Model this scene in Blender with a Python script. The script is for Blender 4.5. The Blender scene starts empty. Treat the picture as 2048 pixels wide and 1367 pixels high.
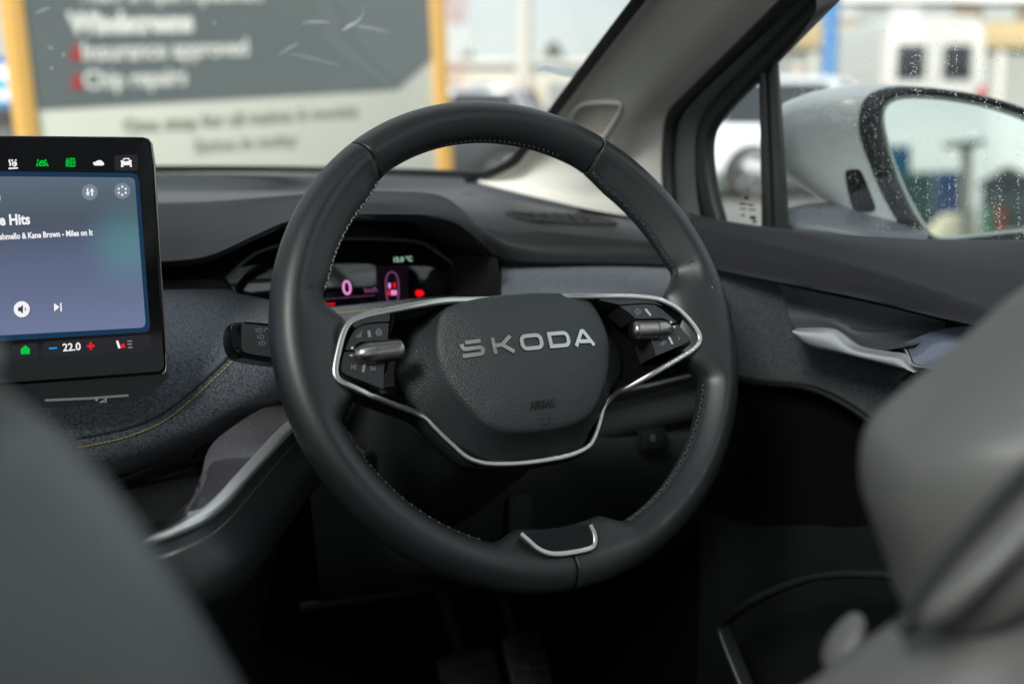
import bpy, bmesh, math, random
from mathutils import Vector, Matrix, noise
from mathutils.bvhtree import BVHTree
random.seed(7)
V = Vector
sc = bpy.context.scene
C = sc.collection

# ------------------------------------------------------------------ camera, world, sun, exposure
YAW, PITCH, FPX = math.radians(26.78), math.radians(10.5), 2560.0
CAM = V((0, 0, 1.15))
cf = V((math.sin(YAW) * math.cos(PITCH), math.cos(YAW) * math.cos(PITCH), -math.sin(PITCH)))
cr_ = V((math.cos(YAW), -math.sin(YAW), 0))
cu = cr_.cross(cf)
cam = bpy.data.cameras.new('camera')
cam.lens = 45; cam.sensor_width = 36; cam.clip_start = 0.02; cam.clip_end = 2000
cam.dof.use_dof = True; cam.dof.focus_distance = 0.93; cam.dof.aperture_fstop = 4.0
co = bpy.data.objects.new('camera', cam); C.objects.link(co)
co.matrix_world = Matrix(((cr_.x, cu.x, -cf.x, CAM.x), (cr_.y, cu.y, -cf.y, CAM.y), (cr_.z, cu.z, -cf.z, CAM.z), (0, 0, 0, 1)))
sc.camera = co

EXPO = 1.9
sc.view_settings.view_transform = 'Standard'; sc.view_settings.look = 'None'
sc.view_settings.exposure = EXPO; sc.view_settings.gamma = 1
SUN_EL, SUN_AZ = math.radians(36), math.radians(-130)      # azimuth from +Y towards +X
w = bpy.data.worlds.new('World'); sc.world = w; w.use_nodes = True
nt = w.node_tree; nt.nodes.clear()
def N(t, typ, **kw):
    n = t.nodes.new(typ)
    for k, v in kw.items(): setattr(n, k, v)
    return n
wo = N(nt, 'ShaderNodeOutputWorld'); bg = N(nt, 'ShaderNodeBackground'); bg.inputs[1].default_value = 0.1
sky = N(nt, 'ShaderNodeTexSky', sky_type='NISHITA'); sky.sun_disc = False
sky.sun_elevation = SUN_EL; sky.sun_rotation = SUN_AZ
tc = N(nt, 'ShaderNodeTexCoord'); mp = N(nt, 'ShaderNodeMapping'); mp.inputs['Scale'].default_value = (1.6, 1.6, 4.5)
nz = N(nt, 'ShaderNodeTexNoise'); nz.inputs['Scale'].default_value = 1.7; nz.inputs['Detail'].default_value = 7; nz.inputs['Roughness'].default_value = .55
rp = N(nt, 'ShaderNodeValToRGB'); rp.color_ramp.elements[0].position = .3; rp.color_ramp.elements[1].position = .72
rp.color_ramp.elements[0].color = (2.25, 2.42, 2.5, 1); rp.color_ramp.elements[1].color = (3.5, 3.6, 3.62, 1)
mx = N(nt, 'ShaderNodeMix', data_type='RGBA'); mx.inputs[0].default_value = .88
nt.links.new(tc.outputs['Generated'], mp.inputs[0]); nt.links.new(mp.outputs[0], nz.inputs[0]); nt.links.new(nz.outputs[0], rp.inputs[0])
nt.links.new(sky.outputs[0], mx.inputs[6]); nt.links.new(rp.outputs[0], mx.inputs[7])
nt.links.new(mx.outputs[2], bg.inputs[0]); nt.links.new(bg.outputs[0], wo.inputs[0])
sl = bpy.data.lights.new('sun', 'SUN'); sl.energy = 2.4; sl.angle = math.radians(14); sl.color = (1, .96, .9)
so = bpy.data.objects.new('sun', sl); C.objects.link(so)
sd = V((math.sin(SUN_AZ) * math.cos(SUN_EL), math.cos(SUN_AZ) * math.cos(SUN_EL), math.sin(SUN_EL)))
so.rotation_euler = sd.to_track_quat('Z', 'Y').to_euler(); so.location = (0, 0, 30)

# ------------------------------------------------------------------ geometry helpers
def ray(px, py): return cf + cr_ * ((px - 1024) / FPX) + cu * ((683.5 - py) / FPX)
def pD(px, py, d): return CAM + ray(px, py) * d
def pY(px, py, y): r = ray(px, py); return CAM + r * ((y - CAM.y) / r.y)
def pX(px, py, x): r = ray(px, py); return CAM + r * ((x - CAM.x) / r.x)
def pZ(px, py, z): r = ray(px, py); return CAM + r * ((z - CAM.z) / r.z)
def pP(px, py, p0, n):
    r = ray(px, py); return CAM + r * ((V(p0) - CAM).dot(n) / r.dot(n))

class Frame:
    """local axes of a thing: x right, y up, z out of its face; loc() finds where a sight line meets the plane z"""
    def __init__(s, o, ey, ex=(1, 0, 0)):
        s.o = V(o); s.x = V(ex).normalized(); s.y = V(ey).normalized(); s.z = s.x.cross(s.y).normalized(); s.y = s.z.cross(s.x)
        s.m = Matrix(((s.x.x, s.y.x, s.z.x, s.o.x), (s.x.y, s.y.y, s.z.y, s.o.y), (s.x.z, s.y.z, s.z.z, s.o.z), (0, 0, 0, 1)))
    def loc(s, px, py, z=0):
        p = pP(px, py, s.o + s.z * z, s.z) - s.o
        return V((p.dot(s.x), p.dot(s.y), z))

def link(o, parent=None):
    C.objects.link(o)
    if parent: o.parent = parent
    return o
def mesh(name, vs, fs, mat=None, parent=None, smooth=35, kind=None):
    me = bpy.data.meshes.new(name); me.from_pydata([tuple(v) for v in vs], [], fs)
    bm = bmesh.new(); bm.from_mesh(me); bmesh.ops.recalc_face_normals(bm, faces=bm.faces); bm.to_mesh(me); bm.free()
    if mat: me.materials.append(mat)
    if smooth:
        me.polygons.foreach_set('use_smooth', [True] * len(me.polygons)); me.set_sharp_from_angle(angle=math.radians(smooth))
    o = link(bpy.data.objects.new(name, me), parent)
    if kind: o['kind'] = kind
    return o
def empty(name, m, label, cat, group=None):
    o = bpy.data.objects.new(name, None); C.objects.link(o); o.empty_display_size = .05
    o.matrix_world = m if isinstance(m, Matrix) else Matrix.Translation(V(m))
    tag(o, label, cat, group); return o
def tag(o, label, cat, group=None):
    o['label'] = label; o['category'] = cat
    if group: o['group'] = group
    return o
def inv(root, p): return root.matrix_world.inverted() @ V(p)

def crv(pts, n, closed=False):
    """Catmull-Rom through pts, n samples evenly along the length"""
    pts = [V(p) for p in pts]; k = len(pts); d = []
    rng = k if closed else k - 1
    for i in range(rng):
        p1, p2 = pts[i], pts[(i + 1) % k]
        p0 = pts[i - 1] if (closed or i > 0) else p1 * 2 - p2
        p3 = pts[(i + 2) % k] if (closed or i + 2 < k) else p2 * 2 - p1
        for j in range(12):
            t = j / 12
            d.append(.5 * ((2 * p1) + (p2 - p0) * t + (2 * p0 - 5 * p1 + 4 * p2 - p3) * t * t + (3 * p1 - p0 - 3 * p2 + p3) * t ** 3))
    d.append(pts[0].copy() if closed else pts[-1])
    L = [0]
    for a, b in zip(d, d[1:]): L.append(L[-1] + (b - a).length)
    out = []; j = 0
    m = n if closed else n - 1
    for i in range(n):
        s = L[-1] * i / m
        while j < len(L) - 2 and L[j + 1] < s: j += 1
        t = (s - L[j]) / max(1e-9, L[j + 1] - L[j]); out.append(d[j].lerp(d[j + 1], t))
    return out
def grid(G, closed_u=False, closed_v=False):
    vs = [p for row in G for p in row]; R, K = len(G), len(G[0]); fs = []
    for i in range(R if closed_v else R - 1):
        for j in range(K if closed_u else K - 1):
            a, b = i * K + j, i * K + (j + 1) % K
            i2 = (i + 1) % R
            fs.append((a, b, i2 * K + (j + 1) % K, i2 * K + j))
    return vs, fs
def loftG(rows, nu=60, nv=6, closed=False):
    R = [crv(r, nu, closed) for r in rows]; G = []
    cols = [crv([r[j] for r in R], (len(R) - 1) * nv + 1) for j in range(nu)]
    return [[cols[j][i] for j in range(nu)] for i in range(len(cols[0]))]
def loft(name, rows, mat, parent=None, nu=60, nv=6, thick=0, smooth=60):
    vs, fs = grid(loftG(rows, nu, nv))
    if parent: mi = parent.matrix_world.inverted(); vs = [mi @ v for v in vs]
    o = mesh(name, vs, fs, mat, parent, smooth)
    if thick:
        md = o.modifiers.new('thickness', 'SOLIDIFY'); md.thickness = thick; md.offset = 0
    return o
def sweep(name, path, prof, mat, parent=None, closed=False, up=None, smooth=40, caps=True, scale=None, kind=None):
    """prof: list of (side, up) offsets swept along path; up: fixed vector"""
    n = len(path); G = []
    nrm = V(up) if up else None
    for i, p in enumerate(path):
        a = path[(i - 1) % n] if (closed or i) else p; b = path[(i + 1) % n] if (closed or i < n - 1) else p
        t = (b - a).normalized()
        if up: u = (nrm - t * nrm.dot(t)).normalized()
        else:
            if nrm is None: nrm = t.orthogonal().normalized()
            nrm = (nrm - t * nrm.dot(t)).normalized(); u = nrm
        s = t.cross(u); k = scale(i / max(1, n - 1)) if scale else 1
        G.append([p + s * (q[0] * k) + u * (q[1] * k) for q in prof])
    vs, fs = grid(G, True, closed)
    if caps and not closed:
        K = len(prof); fs += [tuple(range(K - 1, -1, -1)), tuple(range((n - 1) * K, n * K))]
    return mesh(name, vs, fs, mat, parent, smooth, kind)
def circ(r, n=10, r2=None): return [(r * math.cos(2 * math.pi * i / n), (r2 or r) * math.sin(2 * math.pi * i / n)) for i in range(n)]
def rrect(w, h, r, n=4):
    o = []
    for cx, cy, a in ((w / 2 - r, h / 2 - r, 0), (-w / 2 + r, h / 2 - r, 90), (-w / 2 + r, -h / 2 + r, 180), (w / 2 - r, -h / 2 + r, 270)):
        for i in range(n + 1):
            t = math.radians(a + 90 * i / n); o.append((cx + r * math.cos(t), cy + r * math.sin(t)))
    return o
def prism(name, pts, z0, z1, mat, parent=None, bevel=0, seg=2, smooth=30):
    """2-D outline extruded from z0 to z1 in the parent's axes, front edge bevelled"""
    bm = bmesh.new()
    vs = [bm.verts.new((p[0], p[1], z1)) for p in pts]; f = bm.faces.new(vs); f.normal_update()
    if f.normal.z < 0: bmesh.ops.reverse_faces(bm, faces=[f])
    r = bmesh.ops.extrude_face_region(bm, geom=[f]); nv = [g for g in r['geom'] if isinstance(g, bmesh.types.BMVert)]
    top = [v for v in vs if v.is_valid]
    for v in bm.verts: v.co.z = z0
    for v in nv: v.co.z = z1
    if bevel:
        es = [e for e in bm.edges if e.verts[0].co.z == z1 and e.verts[1].co.z == z1]
        bmesh.ops.bevel(bm, geom=es, offset=bevel, segments=seg, profile=.5, affect='EDGES', clamp_overlap=True)
    bmesh.ops.recalc_face_normals(bm, faces=bm.faces)
    me = bpy.data.meshes.new(name); bm.to_mesh(me); bm.free()
    if mat: me.materials.append(mat)
    me.polygons.foreach_set('use_smooth', [True] * len(me.polygons)); me.set_sharp_from_angle(angle=math.radians(smooth))
    return link(bpy.data.objects.new(name, me), parent)
def box(name, lo, hi, mat, parent=None, bevel=0, seg=2):
    bm = bmesh.new(); bmesh.ops.create_cube(bm, size=1)
    lo, hi = V(lo), V(hi)
    for v in bm.verts: v.co = V([lo[i] + (v.co[i] + .5) * (hi[i] - lo[i]) for i in range(3)])
    if bevel: bmesh.ops.bevel(bm, geom=bm.edges[:], offset=bevel, segments=seg, profile=.5, affect='EDGES')
    me = bpy.data.meshes.new(name); bm.to_mesh(me); bm.free(); me.materials.append(mat)
    me.polygons.foreach_set('use_smooth', [True] * len(me.polygons)); me.set_sharp_from_angle(angle=math.radians(35))
    return link(bpy.data.objects.new(name, me), parent)
def pillow(name, outline, nrm, thick, mat, parent=None, p=2.6, n=80, center=None):
    """closed outline inflated to a cushion of real thickness"""
    o = crv(outline, n, True); c = V(center) if center else sum(o, V()) / n; nrm = V(nrm).normalized()
    rs = [1, .985, .96, .92, .86, .78, .66, .5, .3, .12]; G = []
    for s in (1, -1):
        rr = rs if s == 1 else rs[1:]
        L = []
        for r in rr:
            h = thick / 2 * (1 - r ** p) ** (1 / p) * s
            L.append([c + (q - c) * r + nrm * h for q in o])
        if s == 1: G = L[::-1]
        else: G += L
    vs, fs = grid(G, True)
    vs += [c + nrm * thick / 2, c - nrm * thick / 2]; K = n; R = len(G)
    for j in range(K):
        fs.append((len(vs) - 2, j, (j + 1) % K)); fs.append((len(vs) - 1, (R - 1) * K + (j + 1) % K, (R - 1) * K + j))
    if parent: mi = parent.matrix_world.inverted(); vs = [mi @ v for v in vs]
    return mesh(name, vs, fs, mat, parent, 80)
def text(name, s, size, mat, parent, at, ext=.0001, bold=0, ax='LEFT', shear=0, width=None):
    cu_ = bpy.data.curves.new(name, 'FONT'); cu_.body = s; cu_.size = size; cu_.extrude = ext; cu_.offset = bold; cu_.align_x = ax; cu_.shear = shear
    cu_.resolution_u = 3
    t = bpy.data.objects.new(name, cu_); C.objects.link(t)
    me = bpy.data.meshes.new_from_object(t.evaluated_get(bpy.context.evaluated_depsgraph_get()))
    C.objects.unlink(t); bpy.data.objects.remove(t)
    if width:
        xs = [v.co.x for v in me.vertices]; k = width / (max(xs) - min(xs)); x0 = min(xs)
        for v in me.vertices: v.co.x = (v.co.x - x0) * k
    me.materials.clear(); me.materials.append(mat)
    o = link(bpy.data.objects.new(name, me), parent); o.location = at
    return o
def stroke_mesh(paths, w, h, z=0.0):
    """flat ribbons with mitred joints; paths: list of (points, closed)"""
    vs, fs = [], []
    for k, (pts, closed) in enumerate(paths):
        pts = [V((p[0], p[1])) for p in pts]; n = len(pts); b = len(vs); zz = z + h + .00004 * k
        for i in range(n):
            a = pts[i - 1] if (closed or i) else None; c = pts[(i + 1) % n] if (closed or i < n - 1) else None
            d1 = (pts[i] - a).normalized() if a is not None else None; d2 = (c - pts[i]).normalized() if c is not None else None
            d1 = d1 or d2; d2 = d2 or d1
            m = (d1 + d2).normalized(); q = V((-m.y, m.x)); k2 = min(2.2, 1 / max(.3, q.dot(V((-d1.y, d1.x)))))
            q *= w / 2 * k2
            for zq in (z, zz):
                vs += [V((pts[i].x + q.x, pts[i].y + q.y, zq)), V((pts[i].x - q.x, pts[i].y - q.y, zq))]
        for i in range(n if closed else n - 1):
            x, y = b + 4 * i, b + 4 * ((i + 1) % n)
            fs += [(x + 2, x + 3, y + 3, y + 2), (x, x + 2, y + 2, y), (x + 3, x + 1, y + 1, y + 3)]
        if not closed:
            e = b + 4 * (n - 1); fs += [(b, b + 1, b + 3, b + 2), (e, e + 2, e + 3, e + 1)]
    return vs, fs
def icon(name, fr, z, paths, w, mat, parent, h=.0002, closed=False):
    P = [([fr.loc(x, y, z) for x, y in (p[0] if isinstance(p, tuple) else p)], p[1] if isinstance(p, tuple) else closed) for p in paths]
    vs, fs = stroke_mesh(P, w, h, z); return mesh(name, vs, fs, mat, parent, 0)
def flat(name, fr, z, pts, mat, parent, h=.0002, z0=None, bevel=0):
    return prism(name, [fr.loc(x, y, z) for x, y in pts], (z - h) if z0 is None else z0, z, mat, parent, bevel)
def arc(cx, cy, r, a0, a1, n=10, ry=None):
    return [(cx + r * math.cos(math.radians(a0 + (a1 - a0) * i / (n - 1))), cy - (ry or r) * math.sin(math.radians(a0 + (a1 - a0) * i / (n - 1)))) for i in range(n)]
def bvh(o):
    dg = bpy.context.evaluated_depsgraph_get(); me = o.data; m = o.matrix_world
    if o.parent: m = o.parent.matrix_world @ o.matrix_local
    return BVHTree.FromPolygons([m @ v.co for v in me.vertices], [tuple(p.vertices) for p in me.polygons])
def hit(tree, px, py, off=0):
    r = ray(px, py).normalized(); p, n, i, d = tree.ray_cast(CAM, r)
    if p is None: return None
    if n.dot(r) > 0: n = -n
    return p + n * off, n
def stitches(name, pts, nrms, length, rad, mat, parent, slant=0.0, alt=False):
    vs, fs = [], []
    for i in range(len(pts) - 1):
        p, n = pts[i], nrms[i]; t = (pts[i + 1] - pts[i]).normalized(); s = t.cross(n).normalized()
        sg = -1 if (alt and i % 2) else 1
        d = (t + s * (slant * sg)).normalized(); e = d.cross(n).normalized(); b = len(vs)
        for k, (u, rr, hh) in enumerate(((-.5, .25, 0), (-.3, .9, .6), (0, 1, 1), (.3, .9, .6), (.5, .25, 0))):
            for j in range(6):
                a = math.pi * 2 * j / 6
                vs.append(p + d * (length * u) + n * (rad * hh * .5) + (e * math.cos(a) + n * math.sin(a)) * (rad * rr))
        for k in range(4):
            for j in range(6): fs.append((b + k * 6 + j, b + k * 6 + (j + 1) % 6, b + k * 6 + 6 + (j + 1) % 6, b + k * 6 + 6 + j))
    if parent: mi = parent.matrix_world.inverted(); vs = [mi @ v for v in vs]
    return mesh(name, vs, fs, mat, parent, 80, 'stuff')

# ------------------------------------------------------------------ materials
def mat(name, col, rough=.5, metal=0, bump=None, coat=0, spec=.5, var=None, sheen=0, emit=None, bdist=.001, rvar=0):
    """bump: (kind, scale, strength, stretch); var: (scale, amount, second colour, stretch)"""
    m = bpy.data.materials.new(name); m.use_nodes = True; t = m.node_tree; b = t.nodes['Principled BSDF']
    b.inputs['Base Color'].default_value = (*col, 1); b.inputs['Roughness'].default_value = rough; b.inputs['Metallic'].default_value = metal
    b.inputs['Coat Weight'].default_value = coat; b.inputs['Coat Roughness'].default_value = .03; b.inputs['Specular IOR Level'].default_value = spec
    b.inputs['Sheen Weight'].default_value = sheen
    if emit: b.inputs['Emission Color'].default_value = (*emit[0], 1); b.inputs['Emission Strength'].default_value = emit[1]
    tcn = N(t, 'ShaderNodeTexCoord')
    def tex(kind, scale, st):
        mpn = N(t, 'ShaderNodeMapping'); mpn.inputs['Scale'].default_value = st; t.links.new(tcn.outputs['Object'], mpn.inputs[0])
        if kind == 'voronoi':
            x = N(t, 'ShaderNodeTexVoronoi', feature='SMOOTH_F1'); x.inputs['Scale'].default_value = scale; x.inputs['Smoothness'].default_value = .6; o = x.outputs['Distance']
        elif kind == 'wave':
            x = N(t, 'ShaderNodeTexWave', bands_direction='DIAGONAL'); x.inputs['Scale'].default_value = scale; x.inputs['Distortion'].default_value = .6; x.inputs['Detail'].default_value = 1; o = x.outputs['Fac']
        else:
            x = N(t, 'ShaderNodeTexNoise'); x.inputs['Scale'].default_value = scale; x.inputs['Detail'].default_value = 4; o = x.outputs['Fac']
        t.links.new(mpn.outputs[0], x.inputs['Vector']); return o
    if bump:
        bn = N(t, 'ShaderNodeBump'); bn.inputs['Strength'].default_value = bump[2]; bn.inputs['Distance'].default_value = bdist
        t.links.new(tex(bump[0], bump[1], bump[3] if len(bump) > 3 else (1, 1, 1)), bn.inputs['Height']); t.links.new(bn.outputs[0], b.inputs['Normal'])
    if var:
        mxn = N(t, 'ShaderNodeMix', data_type='RGBA'); r = N(t, 'ShaderNodeMapRange'); r.inputs[1].default_value = .35; r.inputs[2].default_value = .68; r.inputs[4].default_value = var[1]
        t.links.new(tex('noise', var[0], var[3] if len(var) > 3 else (1, 1, 1)), r.inputs[0]); t.links.new(r.outputs[0], mxn.inputs[0])
        mxn.inputs[6].default_value = (*col, 1); mxn.inputs[7].default_value = (*var[2], 1); t.links.new(mxn.outputs[2], b.inputs['Base Color'])
    if rvar:
        r = N(t, 'ShaderNodeMapRange'); r.inputs[3].default_value = rough - rvar; r.inputs[4].default_value = rough + rvar
        t.links.new(tex('noise', 22, (1, 1, 1)), r.inputs[0]); t.links.new(r.outputs[0], b.inputs['Roughness'])
    return m
K = 2 ** EXPO
def emat(name, srgb, k=1.0):
    col = tuple(((c / 255 + .055) / 1.055) ** 2.4 if c > 10 else c / 255 / 12.92 for c in srgb)
    m = bpy.data.materials.new(name); m.use_nodes = True; t = m.node_tree; t.nodes.clear()
    o = N(t, 'ShaderNodeOutputMaterial'); e = N(t, 'ShaderNodeEmission'); e.inputs[0].default_value = (*col, 1); e.inputs[1].default_value = k / K
    t.links.new(e.outputs[0], o.inputs[0]); return m
def glass_mat(name, tint, refl=1.0):
    m = bpy.data.materials.new(name); m.use_nodes = True; t = m.node_tree; t.nodes.clear()
    o = N(t, 'ShaderNodeOutputMaterial'); a = N(t, 'ShaderNodeBsdfTransparent'); a.inputs[0].default_value = (*tint, 1)
    g = N(t, 'ShaderNodeBsdfGlossy'); g.inputs['Roughness'].default_value = .01
    f = N(t, 'ShaderNodeFresnel'); f.inputs[0].default_value = 1.45; mu = N(t, 'ShaderNodeMath', operation='MULTIPLY'); mu.inputs[1].default_value = refl
    s = N(t, 'ShaderNodeMixShader'); t.links.new(f.outputs[0], mu.inputs[0]); t.links.new(mu.outputs[0], s.inputs[0])
    t.links.new(a.outputs[0], s.inputs[1]); t.links.new(g.outputs[0], s.inputs[2]); t.links.new(s.outputs[0], o.inputs[0]); return m

leather = mat('smooth black leather', (.0115, .0140, .0150), .42, spec=.55, bump=('voronoi', 1100, .14), bdist=.0004, rvar=.07)
grain = mat('pebbled black airbag skin', (.027, .032, .0345), .46, bump=('voronoi', 1050, .6, (1, 1.0, 1)), bdist=.0007)
plastic = mat('black satin plastic', (.014, .016, .017), .42, bump=('noise', 1800, .06), bdist=.0003)
button = mat('dark button plastic', (.024, .026, .028), .38)
matte = mat('matte dark plastic', (.020, .023, .024), .62, bump=('noise', 900, .15), bdist=.0004)
piano = mat('piano black', (.005, .005, .006), .07, spec=.16)
silver = mat('satin silver', (.60, .60, .58), .32, 1, rvar=.03)
silver_dark = mat('dark satin metal', (.34, .33, .31), .3, 1)
pad = mat('textured dash skin', (.017, .018, .020), .62, spec=.32, bump=('wave', 330, .5, (1, .55, .2)), bdist=.0006)
pad_door = mat('textured door skin', (.022, .022, .026), .6, spec=.38, bump=('wave', 300, .5, (.2, 1, .6)), bdist=.0006)
topgrey = mat('grey dash top plastic', (.06, .062, .067), .6, bump=('noise', 1200, .12), bdist=.0004)
fabric = mat('blue grey melange fabric', (.014, .020, .030), .92, bump=('noise', 950, .8, (.5, 1, 1.3)), var=(980, 1, (.22, .245, .285), (.5, 1.4, 1.4)), sheen=.3, bdist=.0008)
fabric_dark = mat('dark door fabric', (.010, .014, .017), .95, bump=('noise', 900, .6), var=(480, 1, (.05, .062, .07), (1, .6, 1.4)), sheen=.2, bdist=.0008)
thread = mat('yellow thread', (.55, .42, .13), .6)
thread_dark = mat('dark thread', (.05, .055, .06), .45)
beige = mat('beige pillar cloth', (.60, .585, .545), .85, bump=('noise', 1400, .2), bdist=.0004)
beige_dark = mat('beige grille plastic', (.46, .43, .39), .7)
seatm = mat('grey seat leather', (.108, .118, .121), .42, bump=('voronoi', 700, .2), bdist=.0006)
seatl = mat('grey seat leather panel', (.118, .118, .113), .45, bump=('voronoi', 700, .2), bdist=.0006)
rubber = mat('black rubber', (.010, .011, .012), .5)
framegrey = mat('dark window frame', (.075, .082, .082), .45)
carpet = mat('black carpet', (.004, .0042, .0042), 1, spec=.03, bump=('noise', 600, .6))
white_paint = mat('white car paint', (.86, .89, .88), .25, coat=.7)
body_white = mat('cream painted pillar', (.62, .63, .58), .4)
glossgrey = mat('gloss grey decor', (.125, .113, .12), .05, coat=.9)
mirror_m = mat('mirror silvering', (.80, .88, .84), .01, 1)
wind_glass = glass_mat('windscreen glass', (.90, .94, .92), .35)
side_glass = glass_mat('side window glass', (.90, .94, .92), .3)
disp_glass = mat('display glass', (.004, .004, .005), .045, spec=.2)
ink = mat('white ink', (.62, .66, .68), .5)
ink_dim = mat('grey ink', (.17, .19, .20), .5)
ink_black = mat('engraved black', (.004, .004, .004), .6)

# ------------------------------------------------------------------ ground
gm = mat('wet asphalt', (.075, .078, .078), .75, var=(.6, 1, (.16, .155, .14)), bump=('noise', 60, .4), bdist=.01)
g = mesh('ground', [(-400, -400, 0), (400, -400, 0), (400, 400, 0), (-400, 400, 0)], [(0, 1, 2, 3)], gm); g['kind'] = 'structure'

# ================================================================== STEERING WHEEL
WF = Frame((.4189, .8175, CAM.z - .1663), (0, math.sin(math.radians(25.29)), math.cos(math.radians(25.29))))
wheel = empty('steering_wheel', WF.m, 'black leather two-spoke steering wheel with raised metal lettering on its hub', 'steering wheel')
wl = WF.loc
def sm(a, b, x): t = min(1, max(0, (x - a) / (b - a))); return t * t * (3 - 2 * t)
RO, HT = .185, .0165
RC = RO - HT
def rim_inner(th):
    d = (th + 180) % 360 - 180
    side = d if abs(d) < 90 else (180 - d if d > 0 else -180 - d)       # angle above the horizontal on either side
    ri = .1530
    ri -= .0065 * sm(60, 46, side) * sm(8, 22, side)                      # thumb rests
    k = sm(-19, -11, side) * sm(16.5, 8.5, side)
    ri -= .0215 * k
    b = abs((th % 360) - 270)
    kb = sm(21, 12.5, b)
    return ri - .0125 * kb, k, kb, sm(62, 50, side) * sm(4, 14, side)
def front(c, s, kk):
    e = s * (1 - kk * (-c) * 1.2); l = (1 + c * .80) * (s ** .35 if s < .5 else 1)      # ellipse blended with a flatter inner facet
    return e * .5 + l * .5 * (1 - .25 * kk) if l * .5 > 0 else e
def rim_ring(th, sc_=1.0, m=32):
    ri, k, kb, gr = rim_inner(th); a = RC - ri; t = math.radians(th); er = V((math.cos(t), math.sin(t), 0)); out = []
    for j in range(m):
        f = 2 * math.pi * j / m; c, s = math.cos(f), math.sin(f)
        if c >= 0: r, z = HT * c, HT * s
        else:
            r = a * c; kk = .52 * gr + .12 * kb
            if s > 0: z = HT * front(c, s, kk)
            else: z = HT * s * (1 - .25 * (-c))
        # slightly flattened faces
        out.append(er * (RC + r * sc_) + V((0, 0, z * sc_ * (1.04 if s > 0 else .95))))
    return out
def grip(name, a0, a1):
    n = int((a1 - a0) / 1.1); G = []
    e = .35
    angs = [a0 + .12, a0 + .12 + e * .25, a0 + .12 + e * .6, a0 + .12 + e] + [a0 + .12 + e + (a1 - a0 - .24 - 2 * e) * i / n for i in range(1, n)] + [a1 - .12 - e, a1 - .12 - e * .6, a1 - .12 - e * .25, a1 - .12]
    for i, a in enumerate(angs):
        q = min(i, len(angs) - 1 - i); G.append(rim_ring(a, (.90, .955, .985, 1)[min(3, q)]))
    vs, fs = grid(G, True); m = len(G[0])
    fs += [tuple(range(m)), tuple(range((len(G) - 1) * m, len(G) * m))]
    return mesh(name, vs, fs, leather, wheel, 50)
grip('leather_grip', 56, 124.5); grip('leather_grip', 124.5, 270); grip('leather_grip', -90, 56)
core = [V((math.cos(math.radians(a)) * RC, math.sin(math.radians(a)) * RC, 0)) for a in range(0, 360, 3)]
sweep('rim_core', core, circ(.0138, 16), rubber, wheel, closed=True, up=(0, 0, 1))
# thread along the inner edge
def rim_pt(th, f):
    ri, k, kb, gr = rim_inner(th); a = RC - ri; c, s = math.cos(math.radians(f)), math.sin(math.radians(f)); t = math.radians(th)
    kk = .52 * gr + .12 * kb
    z = HT * front(c, s, kk) * 1.04
    return V((math.cos(t) * (RC + a * c), math.sin(t) * (RC + a * c), z)), V((math.cos(t) * c * .9, math.sin(t) * c * .9, s + .3)).normalized()
def seam(name, a0, a1, f, step, alt, ln, rd, mt):
    n = int(abs(a1 - a0) / step); P = [rim_pt(a0 + (a1 - a0) * i / n, f) for i in range(n + 1)]
    W = wheel.matrix_world
    stitches(name, [W @ p[0] for p in P], [W.to_3x3() @ p[1] for p in P], ln, rd, mt, wheel, .8, alt)
seam('rim_stitching', 54, 15, 152, 1.25, True, .0042, .00075, thread_dark)
seam('rim_stitching', -20, -70, 160, 1.35, True, .0040, .0006, thread_dark)
seam('rim_stitching', 126, 163, 163, 1.3, True, .0034, .0006, mat('pale thread', (.22, .23, .24), .5))
seam('rim_stitching', 66, 118, 170, 1.5, False, .0024, .0006, thread_dark)
seam('rim_stitching', 200, 247, 165, 1.4, True, .0034, .0005, thread_dark)
for a0, a1 in ((54, 14), (-21, -70)):                                     # welt the thread pulls together
    n = 50; sweep('seam_welt', [rim_pt(a0 + (a1 - a0) * i / n, 150)[0] for i in range(n + 1)], circ(.0011, 8), leather, wheel)

# spokes: plate, silver trim
tr_px = [(830, 611, 1), (776, 621.5, 1), (739, 629, 1), (711, 638, 1), (696, 648, 1), (686, 667, 1), (678, 695, 1), (670.5, 732, 1), (671, 750, 1), (679, 762, 1), (698, 771, 1), (739, 790, .8), (789, 810, .45), (830, 825, .2), (850, 836, .1), (871, 857, 0), (903.5, 888, 0), (932, 913, 0), (961, 924, 0), (994, 927, 0), (1043, 925, 0), (1092, 919, 0), (1141, 909, 0), (1174, 894, 0), (1186.5, 878, 0), (1197, 850, 0), (1208, 812, .1), (1228, 790, .3), (1256, 775, .55), (1305.5, 746.6, .85), (1359, 716, 1), (1390, 695, 1), (1399, 679, 1), (1393.7, 662.5, 1), (1375, 638, 1), (1350.6, 615, 1), (1322, 601, 1), (1297, 595.5, 1), (1256, 592.5, 1), (1207, 592, 1), (1141, 593, .8), (1060, 597, .6), (960, 600, .6), (890, 602, .8)]
ZT, ZU = .0115, -.021
tr = []
for x, y, k in tr_px:
    z = ZU + (ZT - ZU) * (k * k * (3 - 2 * k)); tr.append(wl(x, y, z))
trc = crv(tr, 260, True)
sweep('silver_trim', trc, rrect(.0047, .0044, .0016, 3), silver, wheel, closed=True, up=(0, 0, 1))
# piano black hub plate inside the trim, following its height
cen = V((0, -.02, -.012)); G = []
for r, zz in ((1.0, 0), (.955, .08), (.90, .45), (.84, .85), (.78, 1), (.5, 1), (.02, 1)):
    G.append([V((cen.x + (p.x - cen.x) * r, cen.y + (p.y - cen.y) * r, (p.z - .0035) * (1 - zz) + min(p.z - .0035, -.022) * zz)) for p in trc])
vs, fs = grid(G, True); mesh('hub_plate', vs, fs, piano, wheel, 60)
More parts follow.
